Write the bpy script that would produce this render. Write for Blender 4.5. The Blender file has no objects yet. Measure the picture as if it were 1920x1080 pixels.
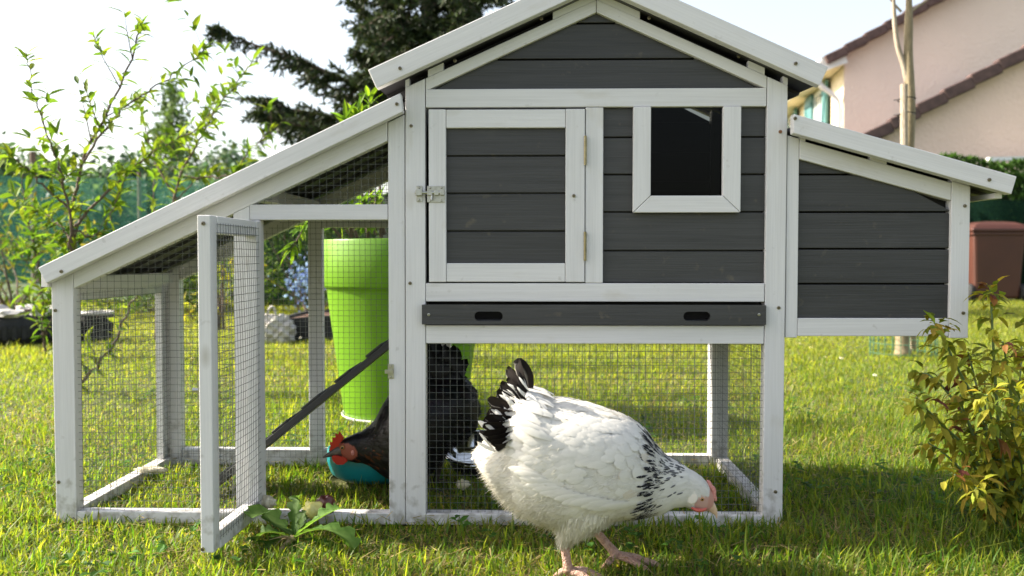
import bpy, bmesh, math, random
import numpy as np
from mathutils import Vector
R = math.radians
random.seed(4); rng = np.random.default_rng(7)
scene = bpy.context.scene

# ------------------------------------------------------------------ camera, sky, sun, exposure
CAM = np.array([0., -1.75, .51]); YAW, PITCH, FPX = R(1.31), R(1.96), 1750.
cam = bpy.data.cameras.new('camera'); camo = bpy.data.objects.new('camera', cam)
scene.collection.objects.link(camo); scene.camera = camo
camo.location = CAM; camo.rotation_euler = (R(90) - PITCH, 0, YAW)
cam.sensor_width = 36; cam.lens = FPX / 1920 * 36; cam.clip_start = .05; cam.clip_end = 2000
cam.dof.use_dof = True; cam.dof.focus_distance = 1.68; cam.dof.aperture_fstop = 5.6

SUN_AZ, SUN_EL = R(-81), R(34)          # where the sun stands, seen from the scene: to the left, a little behind
world = bpy.data.worlds.new('World'); scene.world = world; world.use_nodes = True
wn = world.node_tree.nodes; wl = world.node_tree.links
bg = wn['Background']; sky = wn.new('ShaderNodeTexSky'); sky.sky_type = 'NISHITA'; sky.sun_disc = False
sky.sun_elevation = SUN_EL; sky.sun_rotation = SUN_AZ; sky.air_density = 1.0; sky.dust_density = 3.0; sky.ozone_density = .1
hz_ = wn.new('ShaderNodeHueSaturation'); hz_.inputs['Saturation'].default_value = .62      # a hazy, milky sky
wl.new(sky.outputs[0], hz_.inputs['Color']); wl.new(hz_.outputs[0], bg.inputs[0]); bg.inputs[1].default_value = .125
sl = bpy.data.lights.new('sun', 'SUN'); sl.energy = 4.9; sl.angle = R(.6); sl.color = (1, .93, .8)
so = bpy.data.objects.new('sun', sl); scene.collection.objects.link(so)
sd = Vector((math.sin(SUN_AZ) * math.cos(SUN_EL), math.cos(SUN_AZ) * math.cos(SUN_EL), math.sin(SUN_EL)))
so.rotation_euler = sd.to_track_quat('Z', 'Y').to_euler(); so.location = (-6, 3, 8)
vs = scene.view_settings; vs.view_transform = 'Standard'; vs.look = 'None'; vs.exposure = 1.5; vs.gamma = 1
try:
    scene.cycles.use_denoising = True; scene.cycles.max_bounces = 8; scene.cycles.transparent_max_bounces = 12
except Exception: pass

_fw = np.array([-math.sin(YAW) * math.cos(PITCH), math.cos(YAW) * math.cos(PITCH), -math.sin(PITCH)])
_rt = np.array([math.cos(YAW), math.sin(YAW), 0.]); _up = np.cross(_rt, _fw)
def at(px, py, y=0.):                    # a point of the photograph, at depth y in the world
    d = _fw * FPX + _rt * (px - 960.) + _up * (540. - py)
    return CAM + d * ((y - CAM[1]) / d[1])
def gat(px, py):                         # the same on the ground
    d = _fw * FPX + _rt * (px - 960.) + _up * (540. - py)
    return CAM + d * (-CAM[2] / d[2])

# ------------------------------------------------------------------ mesh builder
class MB:
    def __init__(s): s.V = []; s.F = []; s.n = 0; s.C = []; s.G = []; s.NV = []
    def add(s, v, faces, col=None, g=None, mat=0, nv=None):
        v = np.asarray(v, float).reshape(-1, 3); m = len(v)
        s.NV.append(np.zeros((m, 3)) if nv is None else np.asarray(nv, float).reshape(-1, 3))
        s.V.append(v)
        c = np.ones((m, 3)) if col is None else np.broadcast_to(np.asarray(col, float), (m, 3))
        s.C.append(c); s.G.append(v if g is None else np.asarray(g, float).reshape(-1, 3))
        if not isinstance(faces, (list, tuple)) or (len(faces) and isinstance(faces[0], (int, np.integer))): faces = [faces]
        for f in faces:
            f = np.atleast_2d(np.asarray(f, int)); s.F.append((f + s.n, mat))
        s.n += m
    def build(s, name, mats, parent=None, smooth=False, bevel=0, recalc=False):
        me = bpy.data.meshes.new(name)
        V = np.concatenate(s.V).copy()
        p = parent; off = np.zeros(3)
        while p is not None: off += np.array(p.location); p = p.parent
        V -= off
        lt = np.concatenate([np.full(len(f), f.shape[1]) for f, m in s.F])
        mi = np.concatenate([np.full(len(f), m) for f, m in s.F])
        lv = np.concatenate([f.ravel() for f, m in s.F])
        NV = np.concatenate(s.NV); soft = smooth and np.abs(NV).sum() > 0
        if soft:                                 # wind every face to agree with the wanted normal
            out = []; k0 = 0
            for f, m in s.F:
                a, b, c = V[f[:, 0]], V[f[:, 1]], V[f[:, 2]]; bad = np.sum(np.cross(b - a, c - a) * NV[f].sum(1), 1) < 0
                f = f.copy(); f[bad] = f[bad][:, ::-1]; out.append(f.ravel())
            lv = np.concatenate(out)
        ls = np.concatenate([[0], np.cumsum(lt)[:-1]])
        me.vertices.add(len(V)); me.vertices.foreach_set('co', V.ravel().astype(np.float32))
        me.loops.add(len(lv)); me.loops.foreach_set('vertex_index', lv.astype(np.int32))
        me.polygons.add(len(lt)); me.polygons.foreach_set('loop_start', ls.astype(np.int32))
        me.polygons.foreach_set('loop_total', lt.astype(np.int32))
        me.polygons.foreach_set('material_index', mi.astype(np.int32))
        me.polygons.foreach_set('use_smooth', np.full(len(lt), bool(smooth)))
        me.update(calc_edges=True); me.validate()
        C = np.concatenate(s.C); a = me.attributes.new('Col', 'FLOAT_COLOR', 'POINT')
        a.data.foreach_set('color', np.concatenate([C, np.ones((len(C), 1))], 1).ravel().astype(np.float32))
        G = np.concatenate(s.G); a = me.attributes.new('gco', 'FLOAT_VECTOR', 'POINT')
        a.data.foreach_set('vector', G.ravel().astype(np.float32))
        if soft:      # feathers and down shade with the skin under them
            me.normals_split_custom_set_from_vertices([tuple(q) for q in NV.tolist()])
        if recalc:
            bm = bmesh.new(); bm.from_mesh(me); bmesh.ops.recalc_face_normals(bm, faces=bm.faces); bm.to_mesh(me); bm.free()
        for m in (mats if isinstance(mats, (list, tuple)) else [mats]): me.materials.append(m)
        o = bpy.data.objects.new(name, me); scene.collection.objects.link(o)
        if parent is not None: o.parent = parent
        if bevel:
            b = o.modifiers.new('bevel', 'BEVEL'); b.width = bevel; b.segments = 2; b.limit_method = 'ANGLE'
        return o
BOXF = np.array([[0, 1, 3, 2], [4, 6, 7, 5], [0, 4, 5, 1], [2, 3, 7, 6], [0, 2, 6, 4], [1, 5, 7, 3]])
def box(mb, x0, x1, y0, y1, z0, z1, grain='x', col=None, mat=0):
    v = np.array([[x, y, z] for x in (x0, x1) for y in (y0, y1) for z in (z0, z1)])
    o = rng.uniform(0, 50, 3)
    g = {'x': v, 'z': v[:, [2, 1, 0]], 'y': v[:, [1, 0, 2]]}[grain] + o
    mb.add(v, BOXF, col, g, mat)
def prism(mb, poly, y0, y1, ang=0., col=None, mat=0):        # an outline in x, z with thickness in y; grain along ang
    p = np.asarray(poly, float); n = len(p)
    a = np.c_[p[:, 0], np.full(n, y0), p[:, 1]]; b = np.c_[p[:, 0], np.full(n, y1), p[:, 1]]
    v = np.r_[a, b]; i = np.arange(n); j = (i + 1) % n
    c, s_ = math.cos(ang), math.sin(ang)
    g = np.c_[v[:, 0] * c + v[:, 2] * s_, v[:, 1], -v[:, 0] * s_ + v[:, 2] * c] + rng.uniform(0, 50, 3)
    mb.add(v, [np.array([i]), np.array([i[::-1] + n]), np.c_[i, i + n, j + n, j]], col, g, mat)
def bar(mb, p0, p1, side, w, t, col=None, mat=0):             # a bar between two points; w along side, t across
    p0, p1, side = (np.asarray(q, float) for q in (p0, p1, side))
    d = p1 - p0; L = np.linalg.norm(d); d = d / L
    side = side - d * (side @ d); side = side / np.linalg.norm(side); nn = np.cross(d, side)
    v = []; g = []
    for a in (0, L):
        for b in (-w / 2, w / 2):
            for c in (-t / 2, t / 2):
                v.append(p0 + d * a + side * b + nn * c); g.append((a, b, c))
    mb.add(v, BOXF, col, np.array(g) + rng.uniform(0, 50, 3), mat)
def tube(mb, pts, rad, sides=6, col=None, mat=0, cap=True):
    P = np.asarray(pts, float); n = len(P); rad = np.broadcast_to(np.asarray(rad, float), (n,))
    T = np.gradient(P, axis=0); T /= np.linalg.norm(T, axis=1)[:, None] + 1e-12
    u = np.cross(T[0], [0, 0, 1.]);
    if np.linalg.norm(u) < 1e-3: u = np.array([1., 0, 0])
    u /= np.linalg.norm(u); ring = []
    a = np.linspace(0, 2 * math.pi, sides, endpoint=False)
    for k in range(n):
        u = u - T[k] * (u @ T[k]); u /= np.linalg.norm(u) + 1e-12; w = np.cross(T[k], u)
        ring.append(P[k] + rad[k] * (np.cos(a)[:, None] * u + np.sin(a)[:, None] * w))
    v = np.concatenate(ring); i = np.arange(sides); j = (i + 1) % sides
    f = [np.concatenate([np.c_[k * sides + i, k * sides + j, (k + 1) * sides + j, (k + 1) * sides + i] for k in range(n - 1)])]
    if cap: f += [np.array([i[::-1]]), np.array([i + (n - 1) * sides])]
    c = col
    if col is not None and np.ndim(col) == 2: c = np.repeat(np.asarray(col), sides, 0)
    L = np.r_[0, np.cumsum(np.linalg.norm(np.diff(P, axis=0), axis=1))]
    g = np.c_[np.repeat(L, sides), np.tile(np.cos(a), n) * .02, np.tile(np.sin(a), n) * .02] + rng.uniform(0, 50, 3)
    mb.add(v, f, c, g, mat)
def lathe(mb, prof, ctr=(0, 0, 0), seg=48, col=None, mat=0, M=None):
    prof = np.asarray(prof, float); n = len(prof); a = np.linspace(0, 2 * math.pi, seg, endpoint=False)
    v = np.concatenate([np.c_[r * np.cos(a), r * np.sin(a), np.full(seg, z)] for r, z in prof])
    if M is not None: v = v @ np.asarray(M).T
    v = v + np.asarray(ctr, float); i = np.arange(seg); j = (i + 1) % seg
    mb.add(v, [np.concatenate([np.c_[k * seg + i, k * seg + j, (k + 1) * seg + j, (k + 1) * seg + i] for k in range(n - 1)])], col, None, mat)
def smoothpath(pts, n):
    P = np.asarray(pts, float); t = np.linspace(0, len(P) - 1, n); k = np.clip(t.astype(int), 0, len(P) - 2); f = (t - k)[:, None]
    def g(i): return P[np.clip(i, 0, len(P) - 1)]
    a, b, c, d = g(k - 1), g(k), g(k + 1), g(k + 2)
    return .5 * (2 * b + (c - a) * f + (2 * a - 5 * b + 4 * c - d) * f ** 2 + (3 * b - a - 3 * c + d) * f ** 3)
def nrm(a): return a / (np.linalg.norm(a, axis=-1, keepdims=True) + 1e-12)
def leaves(mb, P, D, U, L, W, col, droop=.25, fold=.18, mat=0):
    """pointed leaves: base P, direction D, upper side U, length L, width W; droop bends the tip down"""
    P = np.asarray(P, float); n = len(P); D = nrm(np.asarray(D, float)); S = nrm(np.cross(D, U) + 1e-6); N = np.cross(S, D)
    L = np.broadcast_to(L, (n,))[:, None]; W = np.broadcast_to(W, (n,))[:, None]
    ts = [0, .3, .65, 1.]; ws = [0.08, .5, .42, 0.]
    v = np.zeros((n, 11, 3)); k = 0
    for t, w in zip(ts, ws):
        c = P + D * L * t - N * L * droop * t * t
        if t == 1.: v[:, 9] = c; v[:, 10] = c; continue
        v[:, k] = c - S * W * w + N * W * fold * (w > .1); v[:, k + 1] = c; v[:, k + 2] = c + S * W * w + N * W * fold * (w > .1); k += 3
    v = v[:, :10]; b = (np.arange(n) * 10)[:, None]
    q = np.concatenate([b + np.array([0, 1, 4, 3]), b + np.array([1, 2, 5, 4]), b + np.array([3, 4, 7, 6]), b + np.array([4, 5, 8, 7])])
    t3 = np.concatenate([b + np.array([6, 7, 9]), b + np.array([7, 8, 9])])
    mb.add(v.reshape(-1, 3), [q, t3], np.repeat(np.broadcast_to(col, (n, 3)), 10, 0), None, mat)
def blades(mb, P, D, S, L, W, col, bend=None, mat=0, nv=None):
    """thin tapering blades of two segments"""
    P = np.asarray(P, float); n = len(P); D = nrm(np.asarray(D, float)); S = nrm(np.asarray(S, float))
    L = np.broadcast_to(L, (n,))[:, None]; W = np.broadcast_to(W, (n,))[:, None] / 2
    B = np.zeros((n, 3)) if bend is None else bend
    m = P + D * L * .52 + B * .25; e = P + D * L + B
    v = np.stack([P - S * W, P + S * W, m - S * W * .8, m + S * W * .8, e], 1)
    b = (np.arange(n) * 5)[:, None]
    c = np.asarray(col, float)
    c = np.repeat(np.broadcast_to(c, (n, 3)), 5, 0)
    mb.add(v.reshape(-1, 3), [b + np.array([0, 1, 3, 2]), b + np.array([2, 3, 4])], c, None, mat, None if nv is None else np.repeat(nv, 5, 0))
def rdir(n): return nrm(rng.normal(size=(n, 3)))

# ------------------------------------------------------------------ tagging
def tag(o, label=None, cat=None, group=None, kind=None):
    if label: o['label'] = label
    if cat: o['category'] = cat
    if group: o['group'] = group
    if kind: o['kind'] = kind
    return o
def thing(name, label, cat, loc=(0, 0, 0), group=None):
    o = bpy.data.objects.new(name, None); scene.collection.objects.link(o); o.location = loc; o.empty_display_size = .05
    return tag(o, label, cat, group)

# ------------------------------------------------------------------ materials
def mat_new(name):
    m = bpy.data.materials.new(name); m.use_nodes = True; nt = m.node_tree; nt.nodes.clear()
    out = nt.nodes.new('ShaderNodeOutputMaterial'); return m, nt, out
def N(nt, t, **kw):
    n = nt.nodes.new(t)
    for k, v in kw.items():
        if k.startswith('i_'): n.inputs[k[2:].replace('_', ' ')].default_value = v
        else: setattr(n, k, v)
    return n
def ramp(nt, src, stops):
    r = nt.nodes.new('ShaderNodeValToRGB'); e = r.color_ramp.elements
    while len(e) < len(stops): e.new(.5)
    for q, (p, c) in zip(e, stops): q.position = p; q.color = (*c, 1)
    nt.links.new(src, r.inputs[0]); return r
def noise_at(nt, scale, vec=None, detail=4, mapping=None):
    if vec is None: vec = N(nt, 'ShaderNodeTexCoord').outputs['Object']
    if mapping is not None:
        mp = N(nt, 'ShaderNodeMapping'); mp.inputs['Scale'].default_value = mapping; nt.links.new(vec, mp.inputs[0]); vec = mp.outputs[0]
    n = N(nt, 'ShaderNodeTexNoise'); n.inputs['Scale'].default_value = scale; n.inputs['Detail'].default_value = detail
    nt.links.new(vec, n.inputs['Vector']); return n
def simple(name, c0, c1, rough=.6, scale=20, bump=0., metal=0., bscale=None, spec=.5, attr=None, mapping=None):
    m, nt, out = mat_new(name); b = N(nt, 'ShaderNodeBsdfPrincipled'); nt.links.new(b.outputs[0], out.inputs[0])
    vec = None
    if attr: vec = N(nt, 'ShaderNodeAttribute', attribute_name=attr).outputs['Vector']
    n = noise_at(nt, scale, vec, mapping=mapping); r = ramp(nt, n.outputs[0], [(.3, c0), (.7, c1)])
    nt.links.new(r.outputs[0], b.inputs['Base Color']); b.inputs['Roughness'].default_value = rough; b.inputs['Metallic'].default_value = metal
    b.inputs['Specular IOR Level'].default_value = spec
    if bump:
        n2 = noise_at(nt, bscale or scale * 4, vec, mapping=mapping); bp = N(nt, 'ShaderNodeBump'); bp.inputs['Strength'].default_value = bump; bp.inputs['Distance'].default_value = .01
        nt.links.new(n2.outputs[0], bp.inputs['Height']); nt.links.new(bp.outputs[0], b.inputs['Normal'])
    return m
def wood(name, base, streak, stain, rough=.55, bump=.25, knots=True, vary=.05):
    m, nt, out = mat_new(name); b = N(nt, 'ShaderNodeBsdfPrincipled'); nt.links.new(b.outputs[0], out.inputs[0])
    g = N(nt, 'ShaderNodeAttribute', attribute_name='gco').outputs['Vector']
    fine = noise_at(nt, 1, g, 5, (9, 380, 380)); broad = noise_at(nt, 1, g, 3, (2.2, 60, 60)); blot = noise_at(nt, 9, g, 4, (1, 2.5, 2.5))
    r1 = ramp(nt, fine.outputs[0], [(.32, streak), (.6, base)])
    r2 = ramp(nt, broad.outputs[0], [(.3, streak), (.55, base)])
    mx = N(nt, 'ShaderNodeMixRGB', blend_type='MIX'); mx.inputs[0].default_value = .5
    nt.links.new(r1.outputs[0], mx.inputs[1]); nt.links.new(r2.outputs[0], mx.inputs[2])
    r3 = ramp(nt, blot.outputs[0], [(.63, (0, 0, 0)), (.8, (.55, .55, .55))])
    m2 = N(nt, 'ShaderNodeMixRGB'); nt.links.new(r3.outputs[0], m2.inputs[0]); nt.links.new(mx.outputs[0], m2.inputs[1]); m2.inputs[2].default_value = (*stain, 1)
    last = m2
    if knots:
        mp = N(nt, 'ShaderNodeMapping'); mp.inputs['Scale'].default_value = (3.2, 7, 7); nt.links.new(g, mp.inputs[0])
        vo = N(nt, 'ShaderNodeTexVoronoi'); vo.inputs['Scale'].default_value = 1.; nt.links.new(mp.outputs[0], vo.inputs[0])
        r4 = ramp(nt, vo.outputs['Distance'], [(.02, (.6, .6, .6)), (.075, (0, 0, 0))])
        m3 = N(nt, 'ShaderNodeMixRGB'); nt.links.new(r4.outputs[0], m3.inputs[0]); nt.links.new(last.outputs[0], m3.inputs[1]); m3.inputs[2].default_value = (*(np.array(stain) * .7), 1); last = m3
    geo = N(nt, 'ShaderNodeNewGeometry'); oi = N(nt, 'ShaderNodeObjectInfo'); av = N(nt, 'ShaderNodeMath', operation='ADD'); nt.links.new(geo.outputs['Random Per Island'], av.inputs[0]); nt.links.new(oi.outputs['Random'], av.inputs[1])
    vr = N(nt, 'ShaderNodeMapRange'); vr.inputs['From Max'].default_value = 2; vr.inputs['To Min'].default_value = 1 - vary; vr.inputs['To Max'].default_value = 1 + vary; nt.links.new(av.outputs[0], vr.inputs['Value'])
    hv = N(nt, 'ShaderNodeHueSaturation'); nt.links.new(vr.outputs[0], hv.inputs['Value']); nt.links.new(last.outputs[0], hv.inputs['Color']); last = hv
    sx = N(nt, 'ShaderNodeSeparateXYZ'); nt.links.new(geo.outputs['Position'], sx.inputs[0])
    mr = N(nt, 'ShaderNodeMapRange'); mr.inputs['From Min'].default_value = .0; mr.inputs['From Max'].default_value = .16; mr.inputs['To Min'].default_value = .25; mr.inputs['To Max'].default_value = 0; nt.links.new(sx.outputs[2], mr.inputs['Value'])
    sp = noise_at(nt, 46, geo.outputs['Position'], 5); ad = N(nt, 'ShaderNodeMath', operation='ADD'); nt.links.new(mr.outputs[0], ad.inputs[0]); nt.links.new(sp.outputs[0], ad.inputs[1])
    r5 = ramp(nt, ad.outputs[0], [(.66, (0, 0, 0)), (.86, (.55, .55, .55))]); m5 = N(nt, 'ShaderNodeMixRGB'); nt.links.new(r5.outputs[0], m5.inputs[0]); nt.links.new(last.outputs[0], m5.inputs[1]); m5.inputs[2].default_value = (.17, .14, .085, 1); last = m5
    nt.links.new(last.outputs[0], b.inputs['Base Color']); b.inputs['Roughness'].default_value = rough
    bp = N(nt, 'ShaderNodeBump'); bp.inputs['Strength'].default_value = bump; bp.inputs['Distance'].default_value = .0012
    nt.links.new(fine.outputs[0], bp.inputs['Height']); nt.links.new(bp.outputs[0], b.inputs['Normal'])
    return m
def leafmat(name, trans=.45, rough=.5, tint=(1.25, 1.2, .6), gain=1., var=.35, spec=.3):
    """colour from the mesh's own per-leaf tint, with light let through"""
    m, nt, out = mat_new(name)
    a = N(nt, 'ShaderNodeAttribute', attribute_name='Col'); b = N(nt, 'ShaderNodeBsdfPrincipled'); b.inputs['Roughness'].default_value = rough
    b.inputs['Specular IOR Level'].default_value = spec
    geo = N(nt, 'ShaderNodeNewGeometry'); hs = N(nt, 'ShaderNodeHueSaturation'); nt.links.new(a.outputs['Color'], hs.inputs['Color'])
    mr = N(nt, 'ShaderNodeMapRange'); mr.inputs['To Min'].default_value = 1 - var; mr.inputs['To Max'].default_value = 1 + var
    nt.links.new(geo.outputs['Random Per Island'], mr.inputs['Value']); nt.links.new(mr.outputs[0], hs.inputs['Value'])
    nt.links.new(hs.outputs[0], b.inputs['Base Color'])
    t = N(nt, 'ShaderNodeBsdfTranslucent'); mu = N(nt, 'ShaderNodeMixRGB', blend_type='MULTIPLY'); mu.inputs[0].default_value = 1
    nt.links.new(hs.outputs[0], mu.inputs[1]); mu.inputs[2].default_value = (tint[0] * gain, tint[1] * gain, tint[2] * gain, 1); nt.links.new(mu.outputs[0], t.inputs[0])
    mx = N(nt, 'ShaderNodeMixShader'); mx.inputs[0].default_value = trans
    nt.links.new(b.outputs[0], mx.inputs[1]); nt.links.new(t.outputs[0], mx.inputs[2]); nt.links.new(mx.outputs[0], out.inputs[0])
    return m
WHITE = wood('white_stained_wood', (.672, .658, .658), (.578, .564, .560), (.50, .46, .385))
GREY = wood('grey_stained_wood', (.046, .0453, .0452), (.026, .0256, .0252), (.070, .068, .066), bump=.45, vary=.17)
DARKDECK = wood('dark_roof_board', (.045, .042, .045), (.025, .024, .026), (.04, .034, .034))
RAWWOOD = wood('raw_wood', (.36, .25, .15), (.24, .15, .08), (.2, .13, .08))
WIRE = simple('galvanised_wire', (.10, .105, .10), (.20, .21, .20), .45, 300, metal=.6)
STEEL = simple('zinc_steel', (.34, .33, .28), (.52, .51, .46), .32, 90, metal=1.)
BRASS = simple('dull_brass', (.20, .17, .09), (.33, .28, .16), .4, 90, metal=1.)
SCREW = simple('screw_steel', (.12, .10, .07), (.33, .29, .2), .4, 500, metal=.9)
CHROME = simple('polished_steel', (.62, .63, .62), (.75, .75, .75), .07, 8, metal=1.)
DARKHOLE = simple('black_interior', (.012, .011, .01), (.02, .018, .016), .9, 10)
LEAF = leafmat('leaf', .5, .6, (1.25, 1.2, .6), 1.1, .35, .2)
GRASS = leafmat('grass_blade', .55, .5, (1.33, 1.25, .45), 1.35, .3)
NEEDLE = leafmat('conifer_needle', .15, .6, (1, 1, .6), 1., .45)
FARLEAF = leafmat('far_foliage', .3, .6, (1.1, 1.1, .7), 1., .4)
BARK = simple('bark', (.09, .055, .04), (.2, .14, .10), .8, 60, .6, attr='gco', mapping=(1, 3, 3))
RUST = simple('rusty_brown', (.2, .09, .04), (.3, .15, .07), .7, 60)

# ------------------------------------------------------------------ ground
def ground():
    m, nt, out = mat_new('lawn_soil'); b = N(nt, 'ShaderNodeBsdfPrincipled'); nt.links.new(b.outputs[0], out.inputs[0]); b.inputs['Roughness'].default_value = .9
    n1 = noise_at(nt, 1.7, None, 5); n2 = noise_at(nt, 38, None, 6)
    r1 = ramp(nt, n1.outputs[0], [(.35, (.085, .125, .022)), (.65, (.17, .17, .05))]); r2 = ramp(nt, n2.outputs[0], [(.3, (.3, .28, .2)), (.7, (1, 1, 1))])
    mx = N(nt, 'ShaderNodeMixRGB', blend_type='MULTIPLY'); mx.inputs[0].default_value = 1
    nt.links.new(r1.outputs[0], mx.inputs[1]); nt.links.new(r2.outputs[0], mx.inputs[2]); nt.links.new(mx.outputs[0], b.inputs['Base Color'])
    bp = N(nt, 'ShaderNodeBump'); bp.inputs['Strength'].default_value = .8; bp.inputs['Distance'].default_value = .03
    nt.links.new(n2.outputs[0], bp.inputs['Height']); nt.links.new(bp.outputs[0], b.inputs['Normal'])
    mb = MB(); xs = np.r_[-400, -60, np.linspace(-14, 14, 57), 60, 400]; ys = np.r_[-60, -8, np.linspace(-3, 16, 39), 60, 400]
    X, Y = np.meshgrid(xs, ys); Z = .006 * np.sin(X * 2.1 + Y) * np.cos(Y * 1.7) - .004
    nx = len(xs); ii = np.array([[j * nx + i, j * nx + i + 1, (j + 1) * nx + i + 1, (j + 1) * nx + i] for j in range(len(ys) - 1) for i in range(nx - 1)])
    mb.add(np.c_[X.ravel(), Y.ravel(), Z.ravel()], ii)
    tag(mb.build('ground', m, smooth=True), kind='structure')
ground()

# ------------------------------------------------------------------ the coop (front face on y = 0, 0.52 m deep)
DEP = .52
coop = thing('chicken_coop', 'white and grey wooden chicken coop with wire run and side nest box', 'chicken coop')
def wbox(name, x0, x1, y0, y1, z0, z1, grain, m=WHITE, parent=coop, bev=.0014):
    mb = MB(); box(mb, x0, x1, y0, y1, z0, z1, grain); return mb.build(name, m, parent, bevel=bev)
def wprism(name, poly, y0, y1, ang, m=WHITE, parent=coop, bev=.0014):
    mb = MB(); prism(mb, poly, y0, y1, ang); return mb.build(name, m, parent, bevel=bev, recalc=True)
def rough_screw(parent, x, z, y=0., r=.0034, m=SCREW):
    mb = MB(); M = np.array([[1, 0, 0], [0, 0, 1], [0, -1, 0]]).T
    lathe(mb, [(0, .0012), (r * .35, .0004), (r * .5, .0014), (r * .95, .0012), (r, -.001)], (x, y, z), 12, M=np.array([[1, 0, 0], [0, 0, -1], [0, 1, 0]]))
    mb.build('screw', m, parent)
SLOPE = .451; AX = .1165
def roofz(x): return .857 + SLOPE * (AX + .199) - SLOPE * abs(x - AX)      # underside of the main roof
# main posts
wprism('post', [(-.2415, 0), (-.2035, 0), (-.2025, roofz(-.2025) - .0142), (-.2395, roofz(-.2395) - .0142)], 0, .03, R(90))
wprism('post', [(.4315, 0), (.4685, 0), (.4705, roofz(.4705) - .0142), (.4330, roofz(.4330) - .0142)], 0, .03, R(90))
for x0, x1 in ((-.241, -.2), (.4235, .468)):
    wprism('post', [(x0, 0), (x1, 0), (x1, roofz(x1) - .004), (x0, roofz(x0) - .004)], DEP - .03, DEP, R(90))
# gable rafters front
th = .0235
zr = roofz(-.2015) - .0140
wprism('rafter', [(-.2015, zr - th), (AX - .0004, zr - th + SLOPE * (AX + .2015)), (AX - .0004, zr + SLOPE * (AX + .2015)), (-.2015, zr)], .0012, .028, math.atan(SLOPE))
zr2 = roofz(.4322) - .0140
wprism('rafter', [(.4322, zr2 - th), (.4322, zr2), (AX + .0004, zr2 + SLOPE * (.4322 - AX)), (AX + .0004, zr2 - th + SLOPE * (.4322 - AX))], .0004, .028, -math.atan(SLOPE))
# beams and rails of the house front
wbox('beam', -.2012, .4318, .0006, .026, .7875, .8215, 'x')
wbox('rail', -.2022, .4312, .0004, .026, .4245, .4590, 'x')
wbox('rail', -.2022, .4310, .0008, .026, .3455, .3800, 'x')
wbox('bottom_rail', -.2030, .4308, .0008, .03, 0.0, .0215, 'x')
# gable panel: planks with grooves
def planks(name, x0, x1, z0, z1, grooves, y0=.010, y1=.022, clip=None, parent=coop, m=GREY, gap=.0016):
    mb = MB(); zs = [z0] + sorted(grooves) + [z1]
    for a, b in zip(zs[:-1], zs[1:]):
        a2 = a + (gap if a != z0 else 0); b2 = b - (gap if b != z1 else 0); dy = rng.uniform(0, .0012)
        if clip is None: box(mb, x0, x1, y0 + dy, y1, a2, b2, 'x')
        else: prism(mb, clip(a2, b2), y0 + dy, y1, 0.)
    box(mb, x0 + .001, x1 - .001, y1, y1 + .003, z0 + .001, (z1 if clip is None else z0 + .02) - .001, 'x')
    return mb.build(name, m, parent, bevel=.0011, recalc=True)
def gclip(a, b):
    def hw(z): return max(.0005, (zr - th + .006 + SLOPE * (AX + .2015) - z) / SLOPE)
    ha, hb = min(hw(a), .314), min(hw(b), .314)
    return [(AX - ha, a), (AX + ha, a), (AX + hb, b), (AX - hb, b)]
planks('gable_panel', -.197, .428, .815, .966, [.8775, .944], clip=gclip)
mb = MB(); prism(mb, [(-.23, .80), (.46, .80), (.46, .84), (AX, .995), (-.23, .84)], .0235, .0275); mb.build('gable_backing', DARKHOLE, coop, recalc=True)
# wall panel right of the hatch, with the window opening
wp = MB()
for a, b in ((.459, .520), (.520, .5925), (.5925, .6625), (.6625, .732), (.732, .7878)):
    a2, b2 = a + .0015, b - .0015; dy = rng.uniform(0, .001)
    if b < .6: box(wp, .1305, .4325, .010 + dy, .022, a2, b2, 'x')
    else: box(wp, .1305, .2105, .010 + dy, .022, a2, b2, 'x'); box(wp, .3535, .4325, .010 + dy, .022, a2, b2, 'x')
box(wp, .131, .432, .022, .025, .46, .615, 'x'); box(wp, .131, .212, .022, .025, .616, .786, 'x'); box(wp, .352, .432, .022, .025, .616, .786, 'x')
wp.build('wall_panel', GREY, coop, bevel=.0011, recalc=True)
wbox('stile', .0972, .1302, .0010, .026, .4597, .7868, 'z')
# window
wf = MB(); y0, y1 = -.004, .0095
prism(wf, [(.1855, .5915), (.2180, .6225), (.2180, .7868), (.1855, .7868)], y0, y1, R(90))
prism(wf, [(.3845, .5915), (.3845, .7868), (.3515, .7868), (.3515, .6225)], y0, y1, R(90))
prism(wf, [(.1862, .5910), (.3838, .5910), (.3508, .6222), (.2187, .6222)], y0 - .0004, y1, 0)
win = wf.build('window', WHITE, coop, bevel=.0012, recalc=True)
m, nt, out = mat_new('window_pane'); gl = N(nt, 'ShaderNodeBsdfGlossy'); gl.inputs['Roughness'].default_value = .07; gl.inputs[0].default_value = (.9, .9, .9, 1)
tr = N(nt, 'ShaderNodeBsdfTransparent'); tr.inputs[0].default_value = (.45, .45, .42, 1); fr = N(nt, 'ShaderNodeFresnel'); fr.inputs[0].default_value = 1.17
mx = N(nt, 'ShaderNodeMixShader'); nt.links.new(fr.outputs[0], mx.inputs[0]); nt.links.new(tr.outputs[0], mx.inputs[1]); nt.links.new(gl.outputs[0], mx.inputs[2]); nt.links.new(mx.outputs[0], out.inputs[0])
PANE = m
mb = MB(); box(mb, .2150, .3548, .0100, .0118, .6195, .7866); mb.build('pane', PANE, win)
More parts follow.
